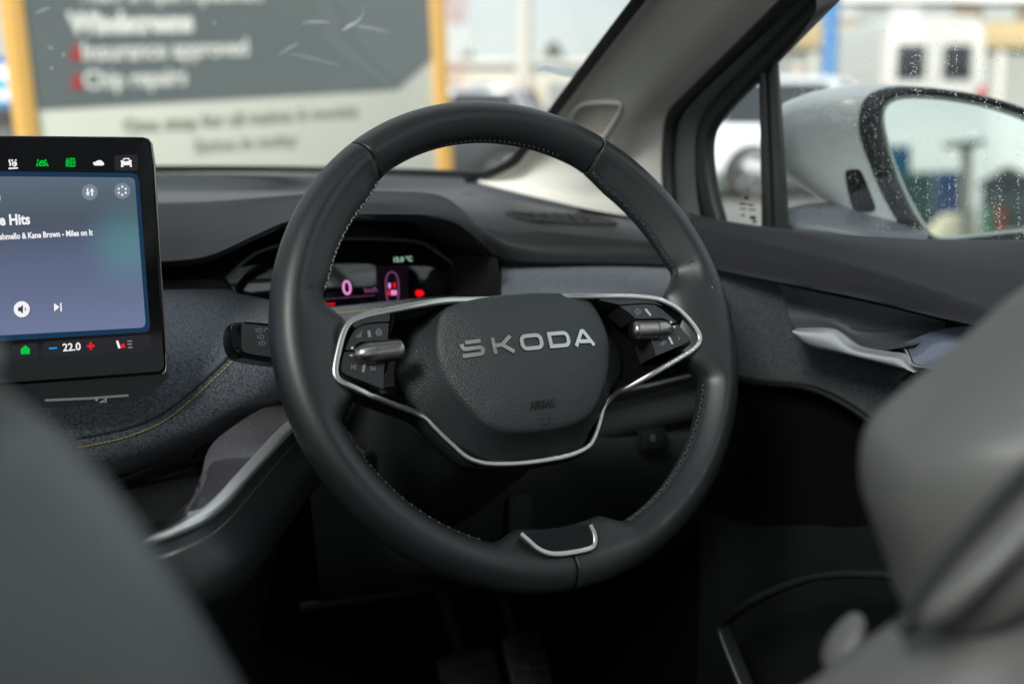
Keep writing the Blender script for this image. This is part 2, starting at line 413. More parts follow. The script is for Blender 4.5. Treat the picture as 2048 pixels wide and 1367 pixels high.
# body of the spokes behind the trim
G = []
for r, dz in ((1.0, -.001), (1.035, -.004), (1.05, -.011), (1.03, -.02), (.9, -.032), (.6, -.04)):
    G.append([V((cen.x + (p.x - cen.x) * r, cen.y + (p.y - cen.y) * r, (p.z + dz) * 1.0)) for p in trc])
vs, fs = grid(G, True); mesh('spoke_body', vs, fs, plastic, wheel, 60)

# airbag cover
AC = V((0, -.018))
def loopR(half):
    full = half + [(-x, y) for x, y in half[::-1] if abs(x) > 1e-6]
    c = crv([V((x / 1000, y / 1000, 0)) for x, y in full], 400, True); A = []
    for p in c: A.append((math.atan2(p.y - AC.y, p.x) % (2 * math.pi), math.hypot(p.x, p.y - AC.y)))
    A.sort()
    def f(a):
        a %= 2 * math.pi
        for (a0, r0), (a1, r1) in zip(A, A[1:]):
            if a0 <= a <= a1: return r0 + (r1 - r0) * (a - a0) / max(1e-9, a1 - a0)
        return A[0][1]
    return f
NA = 160; angs = [2 * math.pi * i / NA for i in range(NA)]
fb = loopR([(0, 36.5), (25, 36), (47, 33), (63, 30), (76, 18), (86, 1), (92, -15), (90.5, -29), (81, -43), (68, -57), (54.5, -71), (44, -79), (32, -84.5), (15, -88), (0, -88.5)])
fp = loopR([(0, 30.5), (26, 29.5), (50, 26), (60, 21), (66, 8), (68.5, -6), (67.5, -18), (61, -37), (49, -56), (40, -64.5), (27, -69.5), (10, -71.5), (0, -71.5)])
RB = [fb(a) for a in angs]; RP = [fp(a) for a in angs]
def dome(s): return .0165 - .0085 * s ** 2.6
def air_z(x, y):
    a = math.atan2(y - AC.y, x); s = math.hypot(x, y - AC.y) / fp(a); return dome(min(1, s))
prof = [(s, dome(s), None) for s in (0.03, .15, .3, .45, .6, .74, .84, .90)]
G = []
for s, z, _ in prof: G.append([V((AC.x + math.cos(a) * RP[i] * s, AC.y + math.sin(a) * RP[i] * s, z)) for i, a in enumerate(angs)])
P0, P1, P2 = (0.90, dome(.90)), (1.0, dome(1.0) + .0006), (1.6, -.013)
for k in range(1, 9):
    t = k / 8
    q = [(1 - t) ** 2 * P0[i] + 2 * t * (1 - t) * P1[i] + t * t * (1.28, -.0045)[i] for i in (0, 1)]
    G.append([V((AC.x + math.cos(a) * (RP[i] + (RB[i] - RP[i]) * max(0, q[0] - 1) if q[0] > 1 else RP[i] * q[0]), AC.y + math.sin(a) * (RP[i] + (RB[i] - RP[i]) * (q[0] - 1) if q[0] > 1 else RP[i] * q[0]), q[1])) for i, a in enumerate(angs)])
G = [[V((AC.x + math.cos(a) * (RP[i] * q if q <= 1 else RP[i] + (RB[i] - RP[i]) * (q - 1)), AC.y + math.sin(a) * (RP[i] * q if q <= 1 else RP[i] + (RB[i] - RP[i]) * (q - 1)), z)) for i, a in enumerate(angs)]
     for q, z in [(s, dome(s)) for s in (0.03, .15, .3, .45, .6, .74, .84, .91)] + [(.95, .0091), (.985, .0080), (1.03, .0066), (1.09, .0044), (1.2, .0004), (1.4, -.0055), (1.6, -.0105), (1.8, -.0148), (1.92, -.0172), (1.985, -.0200), (2.0, -.024), (1.98, -.04)]]
vs, fs = grid(G, True); vs.append(V((0, AC.y, dome(0)))); fs += [(len(vs) - 1, j, (j + 1) % NA) for j in range(NA)]
airbag = mesh('airbag_cover', vs, fs, grain, wheel, 60)

# raised lettering on the cover
def letter(name, paths, x0, y0, wd=.00285, h=.0011):
    vs, fs = stroke_mesh([([(x0 + x / 1000, y0 + y / 1000) for x, y in p], c) for p, c in paths], wd, h)
    vs = [V((v.x, v.y, v.z + air_z(v.x, v.y) - .0001)) for v in vs]
    o = mesh(name, vs, fs, silver, wheel, 20)
    vs, fs = stroke_mesh([([(x0 + x / 1000, y0 + y / 1000) for x, y in p], c) for p, c in paths], wd + .0011, .0003)
    mesh('letter_recess', [V((v.x, v.y, v.z + air_z(v.x, v.y) - .00005)) for v in vs], fs, ink_black, o, 20); return o
def rr(w, h, r, square_left=False):
    p = []
    for cx, cy, a in ((w - r, h - r, 90), (w - r, r, 0), (r, r, -90), (r, h - r, 180)):
        if square_left and cx == r: p.append((0, 0 if cy == r else h)); continue
        for i in range(6): t = math.radians(a - 90 * i / 5); p.append((cx + r * math.cos(t), cy + r * math.sin(t)))
    return p
LY = -.0135; ht = 9.4
letter('raised_letter', [([(-.4, 0), (12.6, 0), (14.1, .7), (14.7, 2), (14.7, 2.6), (14.1, 3.9), (12.6, 4.7), (2.6, 4.7), (1.2, 5.3), (.5, 6.6), (.2, 8.6)], False), ([(3.0, 9.4), (14.2, 9.4)], False)], -.0532, LY)
letter('raised_letter', [([(0, -1.3), (0, 10.6)], False), ([(0, 4.7), (6, 4.7), (13.6, 10.6)], False), ([(6, 4.7), (14.4, -1.3)], False)], -.0298, LY)
letter('raised_letter', [(rr(15.5, ht, 3.6), True)], -.0080, LY)
letter('raised_letter', [(rr(15.2, ht, 3.6, True), True)], .0149, LY)
letter('raised_letter', [([(-.4, -1.3), (7, 9.9), (8.6, 9.9), (16.2, -1.3)], False), ([(3.6, 2.1), (12.8, 2.1)], False)], .0362, LY)
def engrave(o):
    for v in o.data.vertices: v.co.z += air_z(v.co.x + o.location.x, v.co.y + o.location.y) - o.location.z
    return o
o = text('airbag_lettering', 'AIRBAG', .0088, ink_black, wheel, (-.0098, -.0572, .0), .0002, .0, width=.0200)
engrave(o); o.location.z = .0005
pts = [(-.0012, -.0665), (-.0004, -.0682), (.0016, -.0684), (.0028, -.0668)]
vs, fs = stroke_mesh([(pts, False), ([(.0040, -.0632), (.0046, -.0660), (.0040, -.0684)], False), ([(-.0022, -.0640), (.0004, -.0648)], False)], .0007, .0002)
mesh('airbag_pictogram', [V((v.x, v.y, v.z + .0003 + air_z(v.x, v.y))) for v in vs], fs, ink_black, wheel, 0)

# button clusters
def key(name, px, z, parent=wheel, m=button, bev=.0008, dz=.024): return flat(name, WF, z, px, m, parent, z0=z - dz, bevel=bev)
def smoothpx(p, n=60): return [(q.x, q.y) for q in crv([V((x, y, 0)) for x, y in p], n, True)]
ZB = .0128
key('trim_strip', [(705, 650), (716, 638), (742, 630), (780, 624.5), (779, 642), (750, 643.5), (728, 647), (711, 655)], ZB)
lu = key('button', [(778, 646), (752, 646.5), (728, 650), (714, 656), (706, 665), (691, 698.5), (709, 700), (711, 689), (722, 683), (775, 679)], ZB + .0004)
ll = key('button', [(689, 703.5), (682.5, 736), (686, 744), (694, 749), (766, 777), (769, 722), (712, 722), (709, 703.5)], ZB + .0004)
ru = key('button', [(1240, 612), (1290, 608), (1310, 610), (1322, 617), (1353, 643.5), (1341, 647.5), (1334, 639), (1323, 635.5), (1272, 637), (1257, 624)], ZB + .0004)
rl = key('button', [(1341, 652), (1356, 648), (1379, 675), (1378, 682), (1369, 687), (1312, 711), (1309, 700), (1301, 677), (1334, 668), (1343, 661)], ZB + .0004)
key('trim_strip', [(1200, 596.5), (1288, 597.5), (1309, 602.5), (1326, 612), (1310, 607), (1290, 605.5), (1240, 609), (1200, 600)], ZB - .0008)
key('gloss_sliver', [(783, 624), (790, 623), (787, 650), (781, 668), (779, 668), (782, 645)], ZB - .001, m=piano)
key('gloss_sliver', [(773, 724), (777, 724), (776, 738), (772, 744)], ZB - .001, m=piano)
ZI = ZB + .0006
for par, bars in ((lu, [((737, 661), (739.5, 674))]), (ll, [((729, 727), (725.5, 744))]), (ru, [((1290, 618), (1301, 631))]), (rl, [((1337.5, 674), (1344.5, 688))])):
    for a, b in bars: icon('marker_bar', WF, ZI, [[a, b]], .0019, silver, par, .0005)
IW = .00055
icon('voice_icon', WF, ZI, [[(712, 669), (715, 672), (712, 675)], [(717, 668), (719, 672), (717, 675)], [(724, 662), (720, 667), (722, 668), (720, 671), (723, 674)]], IW, ink_dim, lu)
icon('heated_wheel_icon', WF, ZI, [(arc(757.5, 665, 5.6, 0, 360, 16)[:-1], True), [(752.5, 664), (762.5, 664)], [(755, 666), (756, 669)], [(760, 666), (759, 669)], [(755, 659), (756, 656.5)], [(759, 659), (760, 656.5)]], IW, ink_dim, lu)
icon('previous_icon', WF, ZI, [[(703, 729), (703, 738)], ([(711, 729.5), (711, 737.5), (705, 733.5)], True)], IW, ink_dim, ll)
icon('next_icon', WF, ZI, [[(750, 733), (750, 741)], ([(742, 732.5), (742, 740), (748, 737)], True)], IW, ink_dim, ll)
icon('plus_icon', WF, ZI, [[(702, 695.5), (706.5, 695.5)], [(704.3, 693), (704.3, 698)]], .0009, ink, lu)
icon('minus_icon', WF, ZI, [[(699.5, 710.5), (705, 710.5)]], .0009, ink, ll)
icon('assist_icon', WF, ZI, [(arc(1275.5, 623, 3.2, 0, 360, 10)[:-1], True), arc(1275.5, 623, 5.8, 60, 120, 5), arc(1275.5, 623, 5.8, 150, 210, 5), arc(1275.5, 623, 5.8, 240, 300, 5), arc(1275.5, 623, 5.8, -30, 30, 5)], IW, ink_dim, ru)
flat('up_icon', WF, ZI, [(1340, 646), (1345.5, 645), (1341.5, 640.5)], ink, ru)
flat('down_icon', WF, ZI, [(1345, 652), (1351, 651), (1350, 656)], ink, rl)
icon('reduce_icon', WF, ZI, [([(1320.5, 688), (1326, 683), (1326, 690)], True), arc(1329.5, 685, 2.4, 0, 300, 8)], IW, ink_dim, rl)
icon('increase_icon', WF, ZI, [([(1356, 672.5), (1359.5, 676), (1358, 679.5)], True)], IW, ink_dim, rl)
# knurled scroll barrels
def barrel(cpx, cpy, length, r, tilt, flip):
    c = wl(cpx, cpy, .0150); ax = V((math.cos(tilt), math.sin(tilt), 0)); up = V((0, 0, 1)); sd_ = ax.cross(up)
    def ring(x, rad, kn=0, ph=0, n=44):
        return [c + ax * x + (sd_ * math.cos(2 * math.pi * i / n) + up * math.sin(2 * math.pi * i / n)) * (rad - (kn * 1.6 if (i + ph) % 2 else 0)) for i in range(n)]
    s = -1 if flip else 1
    nseg = 13; G = [ring(s * (-length / 2 - .0004), r * .9)] + [ring(s * (-length / 2 + length * i / nseg), r, .00045, i % 2) for i in range(nseg + 1)] + [ring(s * (length / 2 + .0006), r * .93)]
    vs, fs = grid(G, True); b = mesh('scroll_barrel', vs, fs, silver_dark, wheel, 25)
    G = [ring(s * (length / 2 + x), rad) for x, rad in ((.0003, r * .97), (.0016, r * .95), (.0030, r * .82), (.0038, r * .55), (.0041, r * .1))]
    vs, fs = grid(G, True); mesh('end_cap', vs, fs, silver_dark, b, 60)
    G = [ring(s * (-length / 2 - x), rad) for x, rad in ((.0004, r * 1.0), (.004, r * 1.0), (.008, r * .92), (.0115, r * .74), (.0135, r * .48), (.0142, r * .1))]
    vs, fs = grid(G, True); mesh('barrel_carrier', vs, fs, silver_dark, b, 60)
barrel(772, 702, .0170, .0076, math.radians(2), False)
barrel(1291, 660, .0170, .0074, math.radians(-3), True)
# lower spoke inlay
zi = .0168
flat('gloss_inlay', WF, zi, [(1046, 1069), (1066, 1088), (1092, 1102), (1120, 1102), (1176, 1091), (1183, 1080), (1176, 1049), (1120, 1054)], piano, wheel, z0=-.006, bevel=.0012)
ul = [(1040, 1067), (1055, 1080), (1075, 1097), (1096, 1106), (1122, 1107), (1160, 1101), (1183, 1094), (1190, 1083), (1188, 1066), (1180, 1049)]
sweep('silver_inlay_trim', crv([wl(x, y, .0165) for x, y in ul], 60), rrect(.0040, .0034, .0012, 3), silver, wheel, up=(0, 0, 1))
# hub boss joining the wheel to its column
sweep('hub_boss', [V((0, -.02, -.03)), V((0, -.02, -.06)), V((0, -.015, -.1))], circ(.05, 32), plastic, wheel)

# ================================================================== STEERING COLUMN
col_f = Frame(WF.o + WF.z * -.06, WF.y)
column = empty('steering_column', col_f.m, 'dark plastic steering column cowl behind the wheel with a light stalk', 'steering column')
G = []
for z, wx, wy, oy in ((-.002, .052, .040, -.03), (-.006, .060, .050, -.03), (-.05, .066, .058, -.032), (-.12, .07, .064, -.035), (-.19, .07, .068, -.04)):
    G.append([V((wx * abs(math.cos(t)) ** .7 * (1 if math.cos(t) > 0 else -1), oy + wy * abs(math.sin(t)) ** .7 * (1 if math.sin(t) > 0 else -1), z)) for t in [2 * math.pi * i / 48 for i in range(48)]])
vs, fs = grid(G, True); fs.append(tuple(range(48))); mesh('cowl', vs, fs, matte, column, 50)
SF = Frame(pY(505, 678, .915), (0, math.sin(math.radians(18)), math.cos(math.radians(18))))
def stalk_root(lbl):
    st = empty('light_stalk', SF.m, lbl, 'stalk'); return st
stalk = stalk_root('glossy black light stalk with headlamp symbols left of the wheel')
flat('stalk_frame', SF, 0, smoothpx([(462, 652), (478, 643), (560, 650), (640, 668), (640, 725), (560, 726), (490, 716), (470, 706), (460, 680)], 60), piano, stalk, z0=-.022, bevel=.0035)
fp_ = flat('stalk_face', SF, .0012, smoothpx([(484, 652), (490, 647), (560, 655), (600, 664), (600, 716), (555, 715), (496, 706), (484, 694)], 50), matte, stalk, z0=-.004, bevel=.0012)
for dy, k in ((0, 0), (13, 1), (26, 2)):
    x0 = 518 + 3 * k; y0 = 660 + dy
    icon('headlamp_icon', SF, .0015, [([(x0, y0 - 4), (x0 + 4, y0 - 4), (x0 + 7, y0), (x0 + 4, y0 + 4), (x0, y0 + 4)], True)] + [[(x0 - 3, y0 + q), (x0 - 7, y0 + q + 1)] for q in (-3, 0, 3)], .0005, ink_dim, fp_)
icon('blade_icon', SF, .0015, [[(528, 663), (531, 657), (536, 657)]], .0005, ink_dim, fp_)
sweep('stalk_arm', [SF.m.inverted() @ p for p in (pY(600, 690, .92), pY(690, 700, .93), pY(800, 720, .95))], circ(.011, 12), plastic, stalk)
sweep('adjust_knob', [column.matrix_world.inverted() @ pY(x, y, .93) for x, y in ((690, 880), (706, 890), (722, 902))], circ(.007, 12), silver_dark, column)

# ================================================================== DASHBOARD
dash = empty('dashboard', (.3, 1.2, .9), 'dark dashboard with blue-grey fabric front and soft upper pad', 'dashboard')
def rowY(*p): return [pY(x, y, Y) for x, y, Y in p]
crest = rowY((-700, 425, 1.2), (-100, 416, 1.2), (320, 411, 1.19), (450, 407, 1.17), (590, 396, 1.10), (700, 388, 1.05), (800, 388, 1.03), (880, 393, 1.03), (922, 417, 1.04), (962, 455, 1.06), (1005, 482, 1.08), (1060, 495, 1.09), (1200, 500, 1.09), (1330, 503, 1.08), (1440, 512, 1.07), (1520, 530, 1.06))
lip = rowY((-700, 560, 1.1), (-100, 535, 1.09), (320, 523, 1.08), (420, 511, 1.06), (510, 470, 1.03), (580, 441, 1.00), (660, 430, .98), (740, 429, .98), (850, 430, .98), (905, 441, .985), (945, 470, 1.0), (975, 500, 1.03), (1020, 522, 1.05), (1200, 526, 1.06), (1330, 529, 1.055), (1440, 540, 1.05), (1520, 560, 1.04))
back = [p + V((0, .16 if 550 < i else .2, -.016)) for i, p in enumerate(crest)]
mid = [(a * .45 + b * .55) + V((0, -.006, .003)) for a, b in zip(crest, lip)]
und = [p + V((0, .012, -.006)) for p in lip]
und2 = [p + V((0, .12, -.012)) for p in lip]
crest2 = [p + V((0, .03, .0005)) for p in crest]
pad_o = loft('upper_pad', [back, crest2, crest, [a.lerp(b, .12) for a, b in zip(crest, mid)], mid, [a.lerp(b, .9) for a, b in zip(mid, lip)], lip, und, und2], pad, dash, 150, 5)
# dash top towards the windscreen
r0 = rowY((-700, 348, 1.66), (320, 350, 1.62), (700, 352, 1.57), (900, 353, 1.50), (960, 355, 1.46), (1060, 388, 1.38), (1190, 417, 1.29), (1330, 434, 1.22), (1440, 452, 1.16))
r1 = rowY((-700, 386, 1.50), (320, 384, 1.47), (700, 384, 1.42), (850, 384, 1.37), (960, 391, 1.32), (1070, 408, 1.27), (1190, 430, 1.21), (1330, 447, 1.15), (1440, 462, 1.11))
r2 = rowY((-700, 420, 1.28), (320, 410, 1.27), (700, 408, 1.22), (850, 408, 1.18), (960, 420, 1.17), (1070, 446, 1.17), (1190, 462, 1.15), (1330, 476, 1.12), (1440, 490, 1.09))
loft('windscreen_cowl', [[p + V((0, .05, .0)) for p in r0], r0, [p + V((0, 0, -.012)) for p in [a.lerp(b, .25) for a, b in zip(r0, r1)]], r1], plastic, dash, 100, 5)
dt = loft('dash_top', [[p + V((0, .004, -.004)) for p in r1], r1, r2, [p + V((0, -.05, -.03)) for p in r2]], topgrey, dash, 100, 5)
top_pad = loft('side_pad', [rowY((905, 400, 1.36), (960, 398, 1.33), (1070, 414, 1.275), (1190, 432, 1.215), (1330, 449, 1.155), (1440, 464, 1.115)),
                  rowY((905, 412, 1.2), (960, 430, 1.18), (1070, 452, 1.17), (1190, 466, 1.15), (1330, 478, 1.12), (1440, 490, 1.09)),
                  rowY((905, 425, 1.12), (960, 470, 1.11), (1070, 494, 1.11), (1190, 502, 1.11), (1330, 506, 1.10), (1440, 516, 1.08))], pad, dash, 60, 6)
# demister outlet
T = [bvh(o_) for o_ in (top_pad, pad_o, dt)]
def onto(trees, pts, off):
    out = []
    for x, y in pts:
        h_ = [q_ for q_ in (hit(t_, x, y, off) for t_ in trees) if q_]
        out.append(inv(dash, min(h_, key=lambda q_: (q_[0] - CAM).length)[0]))
    return out
vo = [(1012, 428), (1060, 431), (1130, 433), (1178, 434), (1232, 449), (1200, 450), (1120, 447), (1060, 443)]
vp = onto(T, vo, .0016); mesh('vent_recess', vp, [tuple(range(len(vp)))], ink_black, dash, 0)
sweep('vent_rim', crv(onto(T, vo, .0020), 60, True), circ(.0018, 6), topgrey, dash, closed=True)
for x in (1072, 1096, 1120, 1144, 1168): sweep('vent_slat', onto(T, [(x - 8, 431.5), (x + 8, 447)], .003), rrect(.0028, .003, .001, 2), matte, dash)
# binnacle: black recess round the display
DF = Frame(pY(740, 545, 1.075), (0, math.sin(math.radians(12)), math.cos(math.radians(12))))
loft('binnacle', [und2, [DF.m @ DF.loc(x, y, -.012) for x, y in ((-300, 600), (100, 600), (300, 575), (400, 560), (470, 520), (530, 490), (600, 474), (700, 468), (830, 472), (880, 490), (930, 530), (960, 560), (1010, 560), (1200, 560), (1330, 560))],
                  [DF.m @ DF.loc(x, y, -.012) for x, y in ((-300, 660), (100, 660), (300, 660), (450, 660), (520, 660), (560, 660), (620, 660), (700, 660), (830, 660), (880, 660), (930, 660), (960, 660), (1010, 660), (1200, 660), (1330, 660))]], ink_black, dash, 100, 4)
sidew = rowY((985, 515, 1.02), (992, 560, 1.01), (994, 640, 1.0)); sidew2 = [p + V((-.02, .09, 0)) for p in sidew]
loft('binnacle_cheek', [sidew2, sidew, [p + V((.004, .01, 0)) for p in sidew]], ink_black, dash, 20, 4)
# fabric fascia
f0 = rowY((-600, 575, 1.12), (100, 562, 1.12), (325, 556, 1.11), (455, 558, 1.10), (545, 588, 1.085), (640, 613, 1.065), (740, 606, 1.06), (840, 596, 1.06), (980, 590, 1.06))
f1 = rowY((-600, 640, 1.06), (100, 620, 1.05), (330, 615, 1.05), (455, 605, 1.055), (550, 622, 1.05), (640, 627, 1.045), (740, 622, 1.045), (840, 615, 1.045), (980, 606, 1.05))
f2 = rowY((-600, 790, .975), (100, 760, .985), (340, 710, .99), (470, 690, .995), (560, 690, 1.0), (640, 690, 1.0), (740, 690, 1.0), (840, 690, 1.0), (980, 690, 1.01))
f3 = rowY((-600, 960, .945), (100, 905, .95), (330, 838, .96), (430, 780, .97), (540, 740, .98), (640, 730, .985), (740, 730, .985), (840, 730, .985), (980, 730, 1.0))
f4 = rowY((-600, 1030, .965), (150, 950, .965), (380, 880, .97), (470, 830, .975), (560, 790, .985), (640, 780, .995), (740, 780, 1.0), (840, 780, 1.0), (980, 780, 1.02))
f5 = rowY((-600, 1060, 1.05), (170, 985, 1.04), (400, 910, 1.04), (500, 860, 1.04), (570, 825, 1.04), (640, 815, 1.05), (740, 815, 1.05), (840, 815, 1.05), (980, 815, 1.06))
fab = loft('fabric_fascia', [f0, f1, f2, f3, f4, f5], fabric, dash, 120, 7)
T = bvh(fab)
def seamline(name, px, n, ln, rad, off=.0006):
    P = [hit(T, q.x, q.y, off) for q in crv([V((x, y, 0)) for x, y in px], n)]; P = [p for p in P if p]
    stitches(name, [p[0] for p in P], [p[1] for p in P], ln, rad, thread, dash)
    return P
seamline('fascia_stitching', [(480, 706), (455, 732), (425, 760), (380, 801), (330, 840), (280, 864), (230, 880), (150, 896)], 46, .0030, .0006)
P = [hit(T, q.x, q.y, .0004) for q in crv([V((x, y - 9, 0)) for x, y in [(470, 706), (445, 734), (415, 762), (372, 800), (322, 836), (275, 858), (225, 872), (150, 886)]], 60)]
sweep('fascia_seam', [inv(dash, p[0]) for p in P if p], circ(.0011, 6), fabric_dark, dash)
seamline('fascia_stitching', [(640, 628), (680, 627), (720, 624), (770, 618)], 14, .005, .0006)
fr_ = [rowY((1003, 531, 1.066), (1150, 531, 1.066), (1330, 536, 1.058), (1450, 548, 1.05)), rowY((1003, 555, 1.035), (1150, 555, 1.035), (1330, 560, 1.025), (1450, 570, 1.015)), rowY((1003, 610, .97), (1150, 620, .97), (1330, 625, .96), (1450, 630, .955)), rowY((1003, 720, .97), (1150, 720, .97), (1330, 720, .96), (1450, 720, .955))]
loft('fabric_panel', fr_, fabric, dash, 60, 6)
sweep('panel_edge', [inv(dash, p) for p in crv(rowY((1001, 530, 1.075), (1001, 570, 1.065), (1001, 640, 1.065)), 20)], rrect(.006, .003, .001, 2), topgrey, dash, up=(0, -1, 0))
sweep('panel_trim', [inv(dash, p) for p in crv(rowY((985, 529, 1.07), (1030, 530, 1.07), (1200, 531, 1.07), (1330, 535, 1.06), (1440, 546, 1.05)), 30)], circ(.0018, 8), topgrey, dash)
# lower right: satin bar, knee panel with a small switch
bar = [rowY((1130, 790, 1.03), (1250, 760, 1.02), (1400, 722, 1.0), (1470, 706, .99)), rowY((1130, 812, 1.02), (1250, 781, 1.005), (1400, 744, .985), (1470, 728, .98)), rowY((1130, 828, 1.03), (1250, 797, 1.02), (1400, 760, 1.0), (1470, 744, .99))]
loft('satin_bar', bar, silver, dash, 40, 6)
loft('bar_surround', [[p + V((0, .01, .012)) for p in bar[0]], [p + V((0, .015, 0)) for p in bar[0]], bar[2], [p + V((0, .0, -.008)) for p in bar[2]], [p + V((0, -.004, -.035)) for p in bar[2]], [p + V((0, .03, -.05)) for p in bar[2]]], plastic, dash, 40, 5)
kn = loft('knee_panel', [rowY((560, 800, 1.06), (900, 800, 1.06), (1250, 830, 1.05), (1480, 760, 1.02)), rowY((600, 900, 1.02), (900, 900, 1.02), (1250, 860, 1.02), (1480, 830, 1.01)), rowY((620, 1000, 1.0), (900, 1000, 1.0), (1250, 960, 1.02), (1500, 940, 1.02)), rowY((640, 1180, 1.03), (900, 1150, 1.03), (1250, 1120, 1.08), (1500, 1080, 1.1)), rowY((640, 1220, 1.2), (900, 1180, 1.2), (1250, 1140, 1.25), (1500, 1100, 1.25))], matte, dash, 60, 6)
KF = Frame(pY(1310, 880, 1.0), (0, .1, 1))
kb_ = flat('knee_switch', KF, 0, [(1285, 862), (1330, 855), (1330, 894), (1285, 900)], plastic, dash, z0=-.01, bevel=.001)
kb_.matrix_basis = dash.matrix_world.inverted() @ KF.m
icon('switch_icon', KF, .0004, [([(1303, 870), (1309, 870), (1309, 880), (1303, 880)], True), [(1300, 875), (1303, 875)]], .001, ink_dim, kb_)
# lower left: gloss wing with silver edge running back to the console
wing_out = [(596, 838), (560, 872), (520, 916), (480, 960), (440, 1004), (400, 1036), (350, 1058), (300, 1074), (200, 1096), (60, 1120)]
WZ = .905
wo_ = [pZ(x, y, WZ - .004 * i / 9) for i, (x, y) in enumerate(wing_out)]
wi_ = [pZ(x, y, WZ + .006) for i, (x, y) in enumerate([(580, 788), (530, 812), (480, 842), (432, 878), (412, 910), (402, 950), (380, 1000), (335, 1038), (235, 1066), (90, 1092)])]
wm_ = [a.lerp(b, .45) for a, b in zip(wo_, wi_)]
loft('gloss_wing', [wi_, wm_, [a.lerp(b, .08) for a, b in zip(wo_, wi_)]], glossgrey, dash, 90, 6)
sweep('silver_edge', [inv(dash, p) for p in crv(wo_, 90)], rrect(.0105, .006, .0026, 4), mat('bright satin edge', (.80, .80, .79), .36, .85), dash, up=(0, 0, 1))
low = [p + V((.004, -.002, -.012)) for p in wo_]
sweep('silver_line', [inv(dash, p) for p in crv(low, 90)], circ(.0022, 8), silver_dark, dash)
loft('wing_side', [[p + V((.001, 0, -.005)) for p in wo_], [p + V((.012, -.006, -.02)) for p in wo_], [p + V((.022, -.006, -.045)) for p in wo_], [p + V((-.01, .03, -.11)) for p in wo_], [p + V((-.04, .08, -.32)) for p in wo_]], leather, dash, 80, 6)
# dark recess under the fascia with glossy edges
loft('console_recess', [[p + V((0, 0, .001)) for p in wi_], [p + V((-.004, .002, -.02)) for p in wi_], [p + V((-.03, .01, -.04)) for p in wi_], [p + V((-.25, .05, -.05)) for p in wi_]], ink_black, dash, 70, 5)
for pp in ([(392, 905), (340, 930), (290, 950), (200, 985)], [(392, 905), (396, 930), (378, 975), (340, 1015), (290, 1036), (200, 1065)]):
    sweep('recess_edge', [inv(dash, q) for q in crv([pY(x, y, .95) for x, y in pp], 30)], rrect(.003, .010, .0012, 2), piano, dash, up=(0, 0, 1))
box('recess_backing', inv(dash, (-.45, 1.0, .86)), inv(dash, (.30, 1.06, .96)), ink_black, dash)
# end cap by the door
loft('dash_end', [rowY((1395, 560, 1.04), (1450, 560, 1.03), (1490, 575, 1.02), (1500, 610, 1.05)), rowY((1395, 600, 1.01), (1450, 600, 1.0), (1483, 605, 1.0), (1497, 630, 1.05)), rowY((1395, 640, 1.02), (1450, 640, 1.01), (1475, 640, 1.02), (1490, 650, 1.05))], matte, dash, 30, 5)
sweep('end_line', [inv(dash, p) for p in crv(rowY((1476, 640, 1.0), (1474, 690, 1.0), (1470, 720, 1.0)), 12)], circ(.0016, 8), silver_dark, dash)

# ================================================================== INSTRUMENT DISPLAY
inst = empty('instrument_display', DF.m, 'small glossy driver display showing a zero speed and car outline', 'display')
dl = [(452, 557), (490, 521), (525, 500), (580, 485), (640, 479), (740, 477), (828, 482), (862, 495), (917, 536), (920, 548), (885, 584), (840, 622), (700, 640), (560, 640), (480, 600)]
flat('display_panel', DF, 0, dl, mat('driver display glass', (.004, .004, .005), .04, spec=.95), inst, z0=-.006, bevel=.0012)
sweep('display_rim', [DF.loc(p.x, p.y, .0006) for p in crv([V((x, y, 0)) for x, y in [(452, 557), (490, 521), (525, 500), (580, 485), (640, 479), (740, 477), (828, 482), (862, 495), (917, 536)]], 60)], rrect(.0028, .002, .0008, 2), framegrey, inst, up=(0, 0, 1))
pink = emat('pink display glow', (255, 160, 235), .95); pinkd = emat('dim pink glow', (150, 90, 140), .6); red = emat('red display glow', (255, 15, 25), 1); tempw = emat('pale display glow', (190, 235, 215), .7)
purple = emat('purple card glow', (34, 24, 34), .35)
o = text('speed_digit', '0', .0190, pink, inst, DF.loc(685, 590, .0006), .0001, .0)
o = text('speed_unit', 'km/h', .0062, pinkd, inst, DF.loc(729, 585, .0006), .0001, .0001)
o = text('temperature', '15.0 \u00b0C', .0062, tempw, inst, DF.loc(786, 524, .0006), .0001, .0001)
flat('info_card', DF, .0002, [(752, 532), (815, 530), (817, 606), (754, 608)], purple, inst)
icon('car_outline_icon', DF, .0008, [(smoothpx([(778, 545), (790, 546), (796, 560), (797, 590), (792, 604), (778, 604), (773, 590), (772, 560)], 24), True)], .0011, pinkd, inst)
for x, y, m_ in ((779, 571, pink), (789, 570, red), (778, 585, red), (785, 585, pink), (791, 585, pink)): flat('seat_icon', DF, .0008, [(x - 2.3, y - 5), (x + 2.3, y - 5), (x + 2.3, y + 5), (x - 2.3, y + 5)], m_, inst)
flat('red_telltale', DF, .0008, [(831, 582), (836, 579), (843, 580), (848, 584), (847, 590), (841, 593), (834, 592), (831, 588)], red, inst)
for i in range(4): flat('red_status', DF, .0008, [(649 + 5.5 * i, 606), (653 + 5.5 * i, 605.6), (653 + 5.5 * i, 609.5), (649 + 5.5 * i, 610)], red, inst)
icon('status_line', DF, .0006, [[(650, 598), (750, 590)]], .0004, pinkd, inst)

